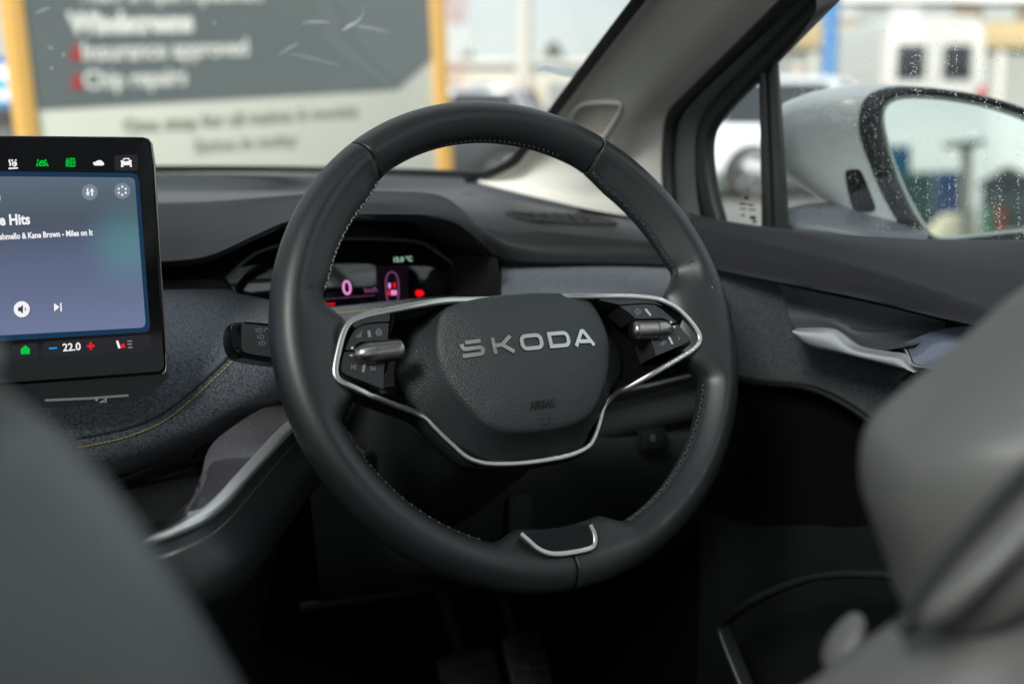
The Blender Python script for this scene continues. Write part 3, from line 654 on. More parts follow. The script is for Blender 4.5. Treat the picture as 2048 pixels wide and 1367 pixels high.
# ================================================================== CENTRE TOUCHSCREEN
TF = Frame(pY(150, 500, .955), (0, math.sin(math.radians(11)), math.cos(math.radians(11))))
ts = empty('touchscreen', TF.m, 'large glossy centre touchscreen showing the radio and climate bar', 'touchscreen')
tl = TF.loc
def rcorner(px, r=6): return px
body = [(-560, 268), (285, 276), (296, 279), (303, 288), (309, 330), (320, 520), (331, 700), (333, 730), (331, 742), (324, 748), (-560, 812)]
flat('screen_body', TF, 0, body, piano, ts, z0=-.013, bevel=.0016)
flat('screen_glass', TF, .0006, [(-555, 273), (283, 280.5), (292, 283), (298, 291), (304, 330), (315, 520), (326, 700), (328, 728), (326, 737), (320, 742), (-555, 806)], disp_glass, ts, h=.0007)
sweep('screen_edge', [tl(x, y, -.001) for x, y in [(-100, 272.5), (285, 276), (296, 279), (303, 288), (309, 330), (320, 520), (331, 700), (333, 730), (331, 742), (324, 748)]], circ(.0008, 8), silver_dark, ts)
lowp = smoothpx([(-560, 840), (-560, 760), (-100, 768), (200, 752), (333, 742), (330, 758), (305, 785), (270, 800), (200, 806), (100, 815), (-200, 830)], 90)
flat('slider_shelf', TF, -.004, lowp, piano, ts, z0=-.03, bevel=.002)
icon('slider_line', TF, -.0036, [[(90, 800), (180, 796), (257, 790)]], .0016, silver_dark, ts)
icon('volume_icon', TF, -.0036, [[(190, 799), (196, 799)], [(193, 796), (193, 802)], ([(200, 804), (212, 797), (212, 803)], True)], .0007, ink, ts)
# gradient picture of the radio page
def screen_mat():
    m = bpy.data.materials.new('radio page glow'); m.use_nodes = True; t = m.node_tree; t.nodes.clear()
    o = N(t, 'ShaderNodeOutputMaterial'); e = N(t, 'ShaderNodeEmission'); e.inputs[1].default_value = 1 / K
    tcn = N(t, 'ShaderNodeTexCoord'); sx = N(t, 'ShaderNodeSeparateXYZ'); t.links.new(tcn.outputs['Object'], sx.inputs[0])
    ytop, ybot = tl(150, 355).y, tl(150, 665).y
    mr = N(t, 'ShaderNodeMapRange'); mr.inputs[1].default_value = ybot; mr.inputs[2].default_value = ytop; t.links.new(sx.outputs[1], mr.inputs[0])
    cr2 = N(t, 'ShaderNodeValToRGB'); t.links.new(mr.outputs[0], cr2.inputs[0])
    def L(c): return tuple(((v / 255 + .055) / 1.055) ** 2.4 for v in c) + (1,)
    cr2.color_ramp.elements[0].position = 0; cr2.color_ramp.elements[0].color = L((112, 122, 154)); cr2.color_ramp.elements[1].position = 1; cr2.color_ramp.elements[1].color = L((92, 108, 120))
    el = cr2.color_ramp.elements.new(.45); el.color = L((94, 104, 132)); el = cr2.color_ramp.elements.new(.72); el.color = L((78, 88, 102))
    c = tl(258, 490); vm = N(t, 'ShaderNodeVectorMath', operation='DISTANCE'); vm.inputs[1].default_value = (c.x, c.y, c.z)
    mp2 = N(t, 'ShaderNodeMapping'); t.links.new(tcn.outputs['Object'], vm.inputs[0])
    m2 = N(t, 'ShaderNodeMapRange', interpolation_type='SMOOTHSTEP'); m2.inputs[1].default_value = .040; m2.inputs[2].default_value = .002; m2.inputs[4].default_value = .42; t.links.new(vm.outputs['Value'], m2.inputs[0])
    mxx = N(t, 'ShaderNodeMix', data_type='RGBA'); t.links.new(m2.outputs[0], mxx.inputs[0]); t.links.new(cr2.outputs[0], mxx.inputs[6]); mxx.inputs[7].default_value = L((90, 158, 160))
    t.links.new(mxx.outputs[2], e.inputs[0]); t.links.new(e.outputs[0], o.inputs[0]); return m
flat('page_border', TF, .0008, [(-540, 336), (265, 346), (273, 349), (278, 358), (300, 652), (298, 660), (291, 664), (-540, 715)], emat('deep blue screen glow', (32, 62, 92), .8), ts)
flat('page_panel', TF, .0010, [(-540, 348), (262, 355), (268, 358), (270, 364), (291, 644), (289, 652), (283, 655), (-540, 700)], screen_mat(), ts)
white = emat('white screen glow', (245, 245, 248), 1); green = emat('green screen glow', (0, 200, 60), 1); blue = emat('blue screen glow', (20, 150, 240), 1); redg = emat('red screen glow', (240, 30, 40), 1)
tile = emat('grey tile glow', (42, 42, 46), 1); disc = emat('pale disc glow', (118, 134, 148), 1); darkg = emat('dark screen glow', (58, 66, 86), 1)
Z1 = .0013
text('station_text', 'e Hits', .0102, white, ts, tl(-1, 450, Z1), .0001, .00035, width=.0203)
text('track_text', 'shmello & Kane Brown - Miles on It', .0058, white, ts, tl(0, 479, Z1), .0001, .00018, width=(tl(186, 473).x - tl(0, 478).x)).rotation_euler = (0, 0, math.radians(.3))
flat('letter_tail', TF, Z1, [(-6, 391), (1, 391), (1, 401), (-6, 401)], emat('pink letter glow', (200, 180, 210), 1), ts)
for x, y in ((179.5, 384.5), (244.5, 381.5)): flat('round_button', TF, Z1, arc(x, y, 16, 0, 345, 24), disc, ts, h=.0001)
icon('mixer_icon', TF, Z1 + .0002, [[(175, 377), (175.5, 386)], [(172, 387), (179, 386.4)], [(176, 389), (176, 391.5)], [(183.5, 377), (183.6, 381)], [(180.5, 382.5), (187.5, 382)], [(184, 384.5), (184.3, 391.5)]], .0011, white, ts)
for a in range(0, 360, 60): flat('option_dot', TF, Z1 + .0002, arc(244.5 + 8 * math.cos(math.radians(a + 30)), 381.5 - 8 * math.sin(math.radians(a + 30)), 2.3, 0, 300, 6), white, ts)
flat('volume_disc', TF, Z1, arc(43.5, 618, 16, 0, 345, 24), white, ts, h=.0001)
flat('speaker_icon', TF, Z1 + .0002, [(36, 615), (40, 614), (46, 609), (46, 627), (40, 622), (36, 622)], darkg, ts)
icon('sound_icon', TF, Z1 + .0002, [arc(47, 618, 4, -50, 50, 6)], .0006, darkg, ts)
flat('next_track_icon', TF, Z1, [(108, 606), (119, 613.5), (108.5, 622.5)], white, ts); icon('next_track_bar', TF, Z1, [[(121.5, 605.5), (122.3, 622.5)]], .0009, white, ts)
flat('car_tile', TF, .0009, [(228, 314), (232, 310), (272, 309), (276, 312), (276, 338), (272, 341), (234, 342), (230, 339)], tile, ts)
flat('car_icon', TF, Z1, [(242, 334), (242.5, 325), (241, 321), (245, 321), (247, 316.5), (258, 316), (260.5, 320.5), (264, 320.5), (262.5, 324.5), (264, 333.5), (260, 333.8), (259.5, 330), (247, 330.5), (246.5, 334)], white, ts)
flat('car_icon_glass', TF, Z1 + .0002, [(246.5, 322), (248.5, 318.5), (256.5, 318.2), (258.5, 321.6), (252, 322.6)], tile, ts)
flat('side_car_icon', TF, Z1, [(186, 325), (192, 323), (196, 320.5), (202, 320.5), (208, 326), (208, 330), (204, 331), (190, 331), (187, 329)], white, ts)
icon('lane_icon', TF, Z1, [[(76, 319), (75.5, 323)], [(75, 326), (73.5, 333)], [(91, 319), (92, 323)], [(93, 326), (96, 333)], ([(79, 331), (79, 326), (82, 322), (87, 322), (90, 326), (90, 331)], True), [(80, 326), (89, 326)]], .0009, green, ts)
text('auto_hold_text', 'AUTO', .0046, green, ts, tl(131.5, 325.5, Z1), .0001, .0002, width=.0067); text('auto_hold_text', 'HOLD', .0046, green, ts, tl(132, 333.5, Z1), .0001, .0002, width=.0067)
icon('heated_glass_icon', TF, Z1, [[(17, 337), (36, 336)], [(19.5, 319), (18.5, 323), (21, 327), (20, 332)], [(24.5, 319), (24, 323)], [(31, 319), (32, 322)]], .0010, white, ts)
flat('clock_icon', TF, Z1, arc(29, 328, 5.2, 0, 330, 14), white, ts); icon('clock_hand', TF, Z1 + .0002, [[(28, 325), (28.5, 329), (26.5, 331)]], .0005, tile, ts)
flat('climate_tile', TF, .0009, [(85, 688), (90, 683), (297, 669), (301, 671), (302, 697), (298, 700), (92, 715), (87, 713)], tile, ts)
flat('home_tile', TF, .0009, [(25, 690), (75, 685), (76, 715), (26, 719)], tile, ts)
flat('home_icon', TF, Z1, [(42, 708), (41.5, 698), (50.5, 690), (59.5, 697), (59.5, 707.5)], green, ts)
icon('cooler_icon', TF, Z1, [[(98, 696.5), (114, 695.5)]], .0011, blue, ts)
icon('warmer_icon', TF, Z1, [[(174, 692), (189, 691)], [(181, 684), (182, 699)]], .0016, redg, ts)
text('temperature_text', '22.0', .0076, white, ts, tl(126, 702, Z1), .0001, .00015, width=(tl(162, 699).x - tl(126, 702).x))
icon('seat_heat_icon', TF, Z1, [[(234, 681), (237, 690), (239, 696)]], .0016, white, ts); icon('seat_heat_glow', TF, Z1 + .0001, [[(241, 694), (250, 692)], [(242, 690), (249, 689)]], .0016, redg, ts)
icon('seat_level_icon', TF, Z1, [[(255, 682), (264, 681.4)], [(255, 688), (264, 687.4)], [(256, 694.5), (265, 694)]], .0008, emat('grey line glow', (140, 140, 145), 1), ts)


# ================================================================== WINDSCREEN AND CABIN
r_base = [p + V((0, .03, .004)) for p in rowY((-900, 346, 1.62), (-300, 350, 1.66), (320, 352, 1.64), (700, 354, 1.59), (900, 355, 1.52), (965, 357, 1.48))]
ws_l = [pX(959, 356, .66), pX(1021, 327, .663), pX(1047, 299, .662), pX(1105, 226, .652), pX(1190, 113, .637), pX(1277, 0, .62), pX(1440, -210, .60)]
topY = ws_l[-1].y
r_top = [V((-.6, topY - .0, ws_l[-1].z)), V((-.3, topY + .10, ws_l[-1].z + .03)), V((.05, topY + .12, ws_l[-1].z + .04)), V((.4, topY + .08, ws_l[-1].z + .03)), ws_l[-1]]
base5 = [V((-.66, 1.45, r_base[0].z)), V((-.3, 1.62, r_base[1].z)), V((.05, 1.68, r_base[2].z)), V((.45, 1.62, r_base[3].z)), ws_l[0] + V((.0, .0, -.003))]
mid5 = [a.lerp(b, .5) + V((0, .03, .03)) for a, b in zip(base5, r_top)]; mid5[-1] = ws_l[3] + V((0.004, .01, 0))
wsc = empty('windscreen', (0.05, 1.6, 1.05), 'raked windscreen with wiper scratches and a small sticker', 'windscreen')
pane = loft('pane', [base5, mid5, r_top], wind_glass, wsc, 50, 16)
T = bvh(pane)
sweep('black_border', [inv(wsc, p) for p in crv([pX(930, 359, .655)] + ws_l, 80)], rrect(.011, .003, .001, 2), rubber, wsc)
sweep('black_border', [inv(wsc, p + V((0, -.01, .008))) for p in crv(base5, 60)], rrect(.010, .004, .001, 2), rubber, wsc)
scr_m = mat('scratched glass', (.75, .8, .82), .3)
for i, (p, w_) in enumerate([([(690, 52), (708, 47), (722, 35), (728, 20), (723, 10)], .0011), ([(684, 62), (700, 52), (712, 46)], .0014), ([(708, 50), (740, 55), (778, 63)], .0005), ([(602, 47), (620, 43), (660, 43)], .0006), ([(556, 110), (575, 97), (598, 86)], .0006), ([(572, 105), (620, 115), (680, 130)], .0004), ([(70, 25), (85, 20), (100, 14)], .0006), ([(95, 94), (106, 96)], .0011), ([(124, 109), (130, 108)], .0011), ([(100, 136), (106, 135)], .0010), ([(427, 47), (431, 43)], .0007)]):
    q = [hit(T, a.x, a.y, .001) for a in crv([V((x, y, 0)) for x, y in p], 12)]
    if all(q): sweep('scratch', [inv(wsc, a[0]) for a in q], circ(w_ * .3, 6), scr_m, wsc, scale=lambda t: .25 + .75 * math.sin(math.pi * min(1, max(0, t))))
stk_m = mat('sticker paper', (.62, .66, .66), .5, var=(160, 1, (.40, .45, .52)))
_t = stk_m.node_tree; _tr = N(_t, 'ShaderNodeBsdfTranslucent'); _tr.inputs[0].default_value = (.75, .8, .8, 1); _mx = N(_t, 'ShaderNodeMixShader'); _mx.inputs[0].default_value = .7
_t.links.new(_t.nodes['Principled BSDF'].outputs[0], _mx.inputs[1]); _t.links.new(_tr.outputs[0], _mx.inputs[2]); _t.links.new(_mx.outputs[0], _t.nodes['Material Output'].inputs[0])
su = [hit(T, x, y, .001) for x, y in ((1078, 131), (1092, 127), (1112, 131), (1135, 137), (1163, 142))]; sd2 = [hit(T, x, y, .001) for x, y in ((1072, 144), (1088, 143), (1108, 147), (1130, 152), (1157, 155))]
if all(su) and all(sd2): loft('sticker', [[inv(wsc, a[0]) + wsc.location for a in su], [inv(wsc, a[0]) + wsc.location for a in sd2]], stk_m, wsc, 20, 3)
icon_tick = [hit(T, x, y, .001) for x, y in ((390, 351), (398, 343))]
if all(icon_tick): sweep('scratch', [inv(wsc, a[0]) for a in icon_tick], circ(.0022, 6), scr_m, wsc)

pil = empty('windscreen_pillar', pX(1200, 300, .69), 'beige windscreen pillar trim with a ribbed speaker grille', 'pillar')
Lr = [pX(x, y, X) + V((.004, 0, 0)) for x, y, X in ((950, 358, .655), (985, 349, .662), (1021, 328, .664), (1047, 300, .663), (1105, 227, .653), (1190, 114, .638), (1277, 1, .621), (1440, -209, .601))]
L2 = [pX(x, y, X) for x, y, X in ((962, 366, .66), (1000, 362, .672), (1040, 345, .68), (1075, 310, .68), (1135, 236, .67), (1216, 124, .655), (1303, 8, .638), (1465, -200, .615))]
Mr = [pX(x, y, X) for x, y, X in ((1120, 405, .685), (1140, 390, .695), (1165, 365, .70), (1192, 330, .703), (1232, 262, .70), (1312, 155, .69), (1440, 25, .675), (1600, -150, .655))]
M2 = [pX(x, y, X) for x, y, X in ((1225, 427, .715), (1228, 400, .722), (1232, 370, .725), (1245, 330, .73), (1272, 265, .73), (1340, 185, .72), (1462, 60, .705), (1620, -110, .685))]
Rr = [pX(x, y, X) for x, y, X in ((1345, 442, .742), (1338, 400, .745), (1333, 360, .745), (1332, 320, .745), (1338, 240, .745), (1365, 195, .74), (1464, 92, .725), (1630, -85, .70))]
pil_o = loft('pillar_trim', [[p + V((0, .02, -.002)) for p in Lr], Lr, L2, Mr, M2, Rr], beige, pil, 80, 8)
T = bvh(pil_o)
gp = [(1166, 207), (1200, 203), (1236, 204), (1243, 213), (1238, 226), (1216, 262), (1204, 272), (1170, 262), (1146, 238), (1150, 222)]
q = [hit(T, a.x, a.y, .0016)[0] for a in crv([V((x, y, 0)) for x, y in gp], 60, True)]
qb = [hit(T, a.x, a.y, .0006)[0] for a in crv([V((x, y, 0)) for x, y in gp], 60, True)]
mesh('grille_backing', [inv(pil, a) for a in qb], [tuple(range(60))], mat('dark grille slot', (.10, .09, .08), .8), pil, 0)
sweep('grille_rim', [inv(pil, a) for a in q], circ(.0022, 8), beige, pil, closed=True)
def xspan(y):
    xs = []
    P = crv([V((x, yy, 0)) for x, yy in gp], 200, True)
    for a, b in zip(P, P[1:] + P[:1]):
        if (a.y - y) * (b.y - y) <= 0 and abs(a.y - b.y) > 1e-6: xs.append(a.x + (b.x - a.x) * (y - a.y) / (b.y - a.y))
    return (min(xs), max(xs)) if len(xs) > 1 else None
for k in range(16):
    y = 208 + k * 5.6; s = xspan(y)
    if not s or s[1] - s[0] < 14: continue
    h_ = [hit(T, s[0] + 3 + (s[1] - s[0] - 6) * i / 8, y + 1.8 * math.sin(math.pi * i / 8), .0016) for i in range(9)]
    if all(h_): sweep('grille_rib', [inv(pil, a[0]) for a in h_], circ(.00105, 6), beige_dark, pil)

# the car shell round the camera
shell = empty('car_cabin', (0.05, 0, .3), 'car cabin shell with pale roof lining, sills and rear windows', 'car cabin')
si = shell.matrix_world.inverted()
def sbox(n, lo, hi, m, b=0): return box(n, si @ V(lo), si @ V(hi), m, shell, b)
sbox('roof_lining', (-.60, .70, 1.50), (.70, .80, 1.53), beige, .01); sbox('roof_lining', (-.60, -1.5, 1.50), (.70, -.75, 1.53), beige, .01)
sbox('roof_rail', (-.64, -.75, 1.47), (-.40, .70, 1.53), beige, .02); sbox('roof_rail', (.50, -.75, 1.47), (.74, .70, 1.53), beige, .02)
mesh('added_roof_light', [si @ V(p) for p in ((-.41, -.76, 1.535), (.51, -.76, 1.535), (.51, .71, 1.535), (-.41, .71, 1.535))], [(0, 1, 2, 3)], glass_mat('added roof glass', (.52, .55, .56), .5), shell)  # unseen roof pane, added to let top light onto dash, wheel and seats
sbox('kick_panel', (.745, .70, .34), (.79, 1.42, 1.03), carpet)
# header above the windscreen joins lining and pane
loft('header', [[p + V((0, -.0, .0)) for p in r_top], [V((x, .80, 1.50 - .25 * max(0, abs(x - .05) - .45))) for x in (-.58, -.3, .05, .4, .68)]], beige, shell, 30, 4)
sbox('floor_pan', (-.68, -1.7, .30), (.78, 1.5, .34), carpet)
sbox('firewall', (-.68, 1.36, .34), (.78, 1.42, 1.0), carpet)
sbox('left_sill', (-.72, -1.7, .34), (-.66, 1.4, 1.04), matte, .01)
sbox('rear_bulkhead', (-.66, -1.72, .34), (.76, -1.66, 1.06), matte, .01)
sbox('left_pillar', (-.70, -.12, 1.04), (-.62, .06, 1.50), beige, .02); sbox('left_rear_pillar', (-.70, -1.5, 1.04), (-.60, -1.12, 1.48), beige, .02)
sbox('right_pillar', (.70, -.12, .36), (.77, .04, 1.50), beige, .02); sbox('right_rear_pillar', (.68, -1.5, 1.04), (.77, -1.12, 1.48), beige, .02)
sbox('right_rear_door', (.72, -1.64, .36), (.78, -.13, 1.05), matte, .01)
sbox('rear_bench', (-.6, -1.1, .34), (.7, -.62, .66), seatm, .06); sbox('rear_backrest', (-.6, -1.24, .6), (.7, -1.04, 1.12), seatm, .06)
mesh('left_window', [si @ V(p) for p in ((-.67, 1.2, 1.04), (-.67, -1.5, 1.04), (-.62, -1.5, 1.48), (-.62, .78, 1.48))], [(0, 1, 2, 3)], side_glass, shell)
mesh('right_rear_window', [si @ V(p) for p in ((.765, -.12, 1.04), (.765, -1.5, 1.04), (.70, -1.5, 1.48), (.72, -.12, 1.48))], [(0, 1, 2, 3)], side_glass, shell)
mesh('rear_window', [si @ V(p) for p in ((-.66, -1.69, 1.06), (.76, -1.69, 1.06), (.68, -1.5, 1.48), (-.58, -1.5, 1.48))], [(0, 1, 2, 3)], side_glass, shell)
sbox('tunnel', (.0, -.3, .34), (.10, .98, .60), carpet, .03)
sbox('footwell_trim', (.50, 1.0, .72), (.53, 1.3, .80), matte, .008)
# footwell: pedals and a cover edge catching light
for x, y, w_, h_ in ((940, 1345, 70, 60), (1060, 1340, 50, 90)):
    PF = Frame(pY(x, y, 1.18), (0, .55, .83)); pd = empty('pedal', PF.m, 'dark rubber pedal ' + ('left of the pair in the footwell' if x < 1000 else 'right of the pair in the footwell'), 'pedal')
    prism('pedal_pad', rrect(.07 if x < 1000 else .05, .05 if x < 1000 else .09, .01, 4), -.008, 0, rubber, pd, .003)
    for i in range(3): box('pad_rib', (-.022, -.014 + i * .014 - .002, 0), (.022, -.014 + i * .014 + .002, .002), plastic, pd)
    sweep('pedal_arm', [V((0, 0, -.006)), V((0, .06, -.02)), V((0, .14, -.02))], circ(.008, 8), plastic, pd)
sweep('cover_edge', [si @ p for p in crv(rowY((600, 1212, 1.08), (700, 1198, 1.08), (800, 1182, 1.08), (890, 1166, 1.08)), 20)], rrect(.004, .010, .0015, 2), plastic, shell, up=(0, 0, 1))

# ================================================================== DRIVER'S DOOR
door = empty('driver_door', (.74, .6, .7), 'dark driver door with fabric panel, satin pull handle and rain-spotted window', 'car door')
di = door.matrix_world.inverted()
belt = [(1372, 428, .742), (1440, 442, .745), (1560, 456, .748), (1700, 470, .75), (1850, 479, .75), (2048, 481, .75), (2400, 470, .75), (2900, 450, .75)]
b0 = [pX(x, y - 2, X) + V((.012, 0, -.004)) for x, y, X in belt]
b1 = [pX(x, y, X) for x, y, X in belt]
crs = [pX(x, y, X) for x, y, X in ((1385, 448, .728), (1440, 462, .725), (1560, 492, .715), (1700, 528, .70), (1850, 575, .685), (2048, 642, .675), (2400, 760, .665), (2900, 930, .665))]
bm_ = [a.lerp(b, .5) + V((-.002, 0, .006)) for a, b in zip(b1, crs)]
bl = [pX(x, y, X) for x, y, X in ((1400, 532, .722), (1455, 543, .718), (1570, 567, .708), (1700, 592, .695), (1850, 628, .682), (2010, 668, .672), (2350, 790, .665), (2850, 960, .665))]
bl2 = [p + V((.02, 0, -.004)) for p in bl]; bl3 = [p + V((.045, 0, .0)) for p in bl]
loft('door_top_roll', [b0, b1, bm_, [a.lerp(b, .10) + V((0, 0, .0006)) for a, b in zip(crs, bm_)], [p + V((-.0012, 0, .0)) for p in crs], [a.lerp(b, .08) + V((-.0008, 0, 0)) for a, b in zip(crs, bl)], [a.lerp(b, .5) + V((-.001, 0, 0)) for a, b in zip(crs, bl)], [a.lerp(b, .93) for a, b in zip(crs, bl)], bl, bl2, bl3], pad_door, door, 110, 5)
dX = .735
p0 = [pX(x, y, dX) for x, y in ((1390, 520), (1480, 540), (1600, 570), (1750, 600), (1950, 640), (2400, 780), (2900, 960))]
p1 = [pX(x, y, dX - .01) for x, y in ((1400, 600), (1490, 640), (1620, 665), (1750, 690), (1930, 720), (2400, 850), (2900, 1000))]
p2 = [pX(x, y, dX - .012) for x, y in ((1400, 700), (1490, 745), (1620, 760), (1700, 790), (1800, 850), (2100, 980), (2600, 1100))]
p3 = [pX(x, y, dX - .002) for x, y in ((1400, 715), (1490, 757), (1615, 772), (1692, 803), (1790, 862), (2090, 995), (2590, 1115))]
loft('door_fabric', [p0, p1, p2, p3], fabric_dark, door, 80, 6)
sweep('fabric_edge', [di @ p for p in crv([p + V((-.004, 0, 0)) for p in p3], 70)], circ(.003, 8), plastic, door)
q0 = [p + V((.012, 0, -.002)) for p in p3]
q1 = [pX(x, y, dX + .02) for x, y in ((1400, 900), (1500, 950), (1620, 980), (1750, 1010), (1900, 1060), (2200, 1200), (2700, 1300))]
q2 = [pX(x, y, dX) for x, y in ((1400, 1150), (1500, 1180), (1620, 1150), (1750, 1140), (1900, 1150), (2200, 1300), (2700, 1400))]
q3 = [p + V((0, 0, -.25)) for p in q2]
loft('door_lower_panel', [q0, q1, q2, q3], mat('dark knit door panel', (.006, .007, .008), .9, spec=.15, bump=('noise', 700, .5)), door, 60, 6)
sweep('pocket_edge', [di @ p for p in crv([pX(x, y, .66) for x, y in ((1505, 1400), (1475, 1330), (1449, 1262), (1452, 1240), (1500, 1205), (1570, 1172), (1640, 1152), (1720, 1146), (1830, 1152))], 60)], rrect(.006, .016, .003, 3), plastic, door, up=(-1, 0, 0))
# armrest / pull handle
def rX(X, *p): return [pX(x, y, X) for x, y in p]
bowl_m = mat('ribbed handle bowl', (.085, .092, .108), .38, bump=('wave', 210, .8, (.3, 1, .4)), bdist=.0009)
loft('handle_bowl', [rX(.700, (1556, 568), (1640, 586), (1720, 602), (1800, 620), (1890, 642)), rX(.726, (1568, 600), (1650, 622), (1730, 645), (1810, 652), (1890, 656)), rX(.722, (1580, 635), (1655, 645), (1715, 672), (1800, 676), (1890, 662)), rX(.690, (1592, 660), (1664, 660), (1708, 688), (1760, 700), (1830, 690))], bowl_m, door, 50, 6)
hpx = [(1591, 659), (1630, 658), (1661, 660), (1679, 669), (1701, 686), (1723, 697), (1774, 706), (1807, 711), (1822, 726), (1835, 742)]
hqx = [(1592, 664), (1604, 682), (1625, 694), (1655, 701), (1685, 707), (1715, 714), (1750, 723), (1785, 732), (1812, 738), (1835, 743)]
hp = rX(.684, *hpx); hq = rX(.681, *hqx)
spaint = mat('silver paint', (.56, .58, .60), .34, .6)
loft('pull_handle', [[p + V((.010, .002, -.002)) for p in hp], [p + V((.003, 0, .0012)) for p in hp], [p + V((-.001, 0, .0)) for p in hp], [a.lerp(b, .35) + V((-.0045, -.002, .001)) for a, b in zip(hp, hq)], [a.lerp(b, .7) + V((-.005, -.002, 0)) for a, b in zip(hp, hq)], hq, [p + V((.010, 0, -.002)) for p in hq]], spaint, door, 60, 6)
loft('armrest_gloss', [rX(.703, (1792, 694), (1850, 668), (1905, 655), (1980, 655), (2110, 692)), rX(.694, (1806, 700), (1862, 684), (1915, 676), (1990, 680), (2110, 716)), rX(.686, (1818, 714), (1868, 712), (1920, 712), (2000, 722), (2120, 760)), rX(.682, (1830, 730), (1872, 735), (1922, 741), (2000, 754), (2140, 800))], mat('blue grey gloss switch panel', (.13, .15, .21), .16, coat=.6), door, 50, 6)
sweep('armrest_trim', [di @ p for p in crv([pX(x, y, X) for x, y, X in ((1804, 691, .698), (1812, 698, .692), (1822, 716, .686), (1830, 730, .681), (1872, 737, .680), (1930, 744, .679))], 40)], circ(.0012, 8), silver, door)
loft('armrest_under', [rX(.683, (1828, 732), (1880, 738), (1960, 748), (2100, 796)), rX(.715, (1800, 760), (1880, 775), (1960, 795), (2100, 845))], matte, door, 20, 4)
# window frame
def ptsX(l): return [pX(x, y, X) for x, y, X in l]
sealp = ptsX([(1346, 440, .748), (1341, 390, .75), (1338, 330, .75), (1342, 262, .75), (1352, 226, .748), (1385, 180, .745), (1470, 98, .735), (1565, 6, .722), (1700, -130, .705)])
sweep('door_seal', [di @ p for p in crv(sealp, 70)], circ(.0085, 10), rubber, door)
fr1 = ptsX([(1352, 440, .752), (1348, 390, .754), (1346, 330, .754), (1350, 262, .754), (1362, 228, .752), (1396, 184, .75), (1480, 104, .74), (1575, 14, .727), (1710, -120, .71)])
fr2 = ptsX([(1402, 442, .756), (1394, 390, .758), (1390, 330, .758), (1392, 270, .758), (1404, 232, .757), (1432, 194, .755), (1505, 122, .747), (1592, 30, .735), (1725, -105, .718)])
loft('frame_face', [[p + V((.02, 0, 0)) for p in fr1], fr1, [a.lerp(b, .5) + V((-.004, 0, 0)) for a, b in zip(fr1, fr2)], fr2], framegrey, door, 70, 5)
gas = ptsX([(1436, 450, .762), (1420, 390, .762), (1411, 330, .762), (1411, 280, .762), (1422, 244, .762), (1450, 204, .760), (1522, 128, .752), (1606, 40, .742), (1736, -95, .725)])
loft('frame_return', [[a.lerp(b, .7) + V((.006, 0, 0)) for a, b in zip(fr1, fr2)], [p + V((.005, 0, 0)) for p in fr2], [a.lerp(b, .5) + V((.005, 0, 0)) for a, b in zip(fr2, gas)], [p + V((.006, 0, 0)) for p in gas]], rubber, door, 90, 4)
sweep('glass_gasket', [di @ p for p in crv(gas, 70)], rrect(.022, .014, .005, 3), rubber, door, up=(-1, 0, 0))
dv = [pX(x, y, X) for x, y, X in ((1534, 80, .757), (1540, 180, .762), (1545, 300, .766), (1549, 400, .768), (1551, 470, .77))]
sweep('window_divider', [di @ p for p in crv(dv, 30)], rrect(.026, .016, .005, 3), rubber, door, up=(-1, 0, 0), scale=lambda t: .72 + .35 * t)
sweep('divider_lip', [di @ (p + V((-.010, -.004, 0))) for p in crv(dv, 30)], circ(.003, 8), plastic, door)
wx = .772
side = mesh('window_pane', [di @ V(p) for p in [pX(1541, 60, .757), pX(1556, 470, wx), V((wx, .03, 1.03)), V((.72, .03, 1.47)), V((.71, pX(1700, -130, .712).y, pX(1700, -130, .712).z))]], [(0, 1, 2, 3, 4)], side_glass, door)
qg = [pX(1415, 250, .765), pX(1425, 440, .768), pX(1430, 462, .768), pX(1540, 470, .772), pX(1533, 90, .762), pX(1450, 200, .762)]
quarter = mesh('quarter_pane', [di @ p for p in qg], [tuple(range(6))], side_glass, door)
# the glass maker's etched marks
for x, y, w_, h_ in ((1495, 395, 7, 7),): flat_pts = arc(x, y, 5, 0, 330, 12)
T = bvh(quarter)
def etched(n, pts):
    h_ = [hit(T, x, y, .0012) for x, y in pts]
    if all(h_): mesh(n, [di @ a[0] for a in h_], [tuple(range(len(h_)))], ink_black, door, 0)
etched('etched_mark', arc(1495, 396, 5, 0, 330, 12))
for x, y, a, b in ((1480, 406, 14, 3), (1497, 408, 12, 3), (1482, 415, 12, 3), (1499, 417, 14, 3), (1484, 428, 8, 3), (1502, 431, 12, 7), (1507, 440, 8, 5)):
    etched('etched_mark', [(x, y), (x + a, y + 1), (x + a, y + 1 + b), (x, y + b)])
# rain on the window
T = bvh(side); vs, fs = [], []
drop_m = mat('water drop', (.9, .93, .93), .03, spec=.5); drop_m.node_tree.nodes['Principled BSDF'].inputs['Transmission Weight'].default_value = .95; drop_m.node_tree.nodes['Principled BSDF'].inputs['IOR'].default_value = 1.33
cols = [random.uniform(1575, 2060) for i in range(190)]
for x in cols:
    y = random.uniform(-10, 120); w_ = random.random()
    while y < 478:
        y += random.expovariate(1 / (9 + 14 * w_)); xx = x + random.gauss(0, 1.4)
        h_ = hit(T, xx, y, .0001)
        if not h_: continue
        p, n = h_; r = random.choice((.0002, .00026, .0003, .00048)) * random.uniform(.7, 1.15)
        t = n.orthogonal().normalized(); s = n.cross(t); b = len(vs)
        for k, (rr_, hh) in enumerate(((1, 0), (.8, .45), (.35, .75))):
            for j in range(6):
                a = math.pi / 3 * j; vs.append(di @ (p + (t * math.cos(a) + s * math.sin(a)) * (r * rr_) + n * (r * hh)))
        for k in range(2):
            for j in range(6): fs.append((b + k * 6 + j, b + k * 6 + (j + 1) % 6, b + k * 6 + 6 + (j + 1) % 6, b + k * 6 + 6 + j))
        fs.append(tuple(b + 12 + j for j in range(6)))
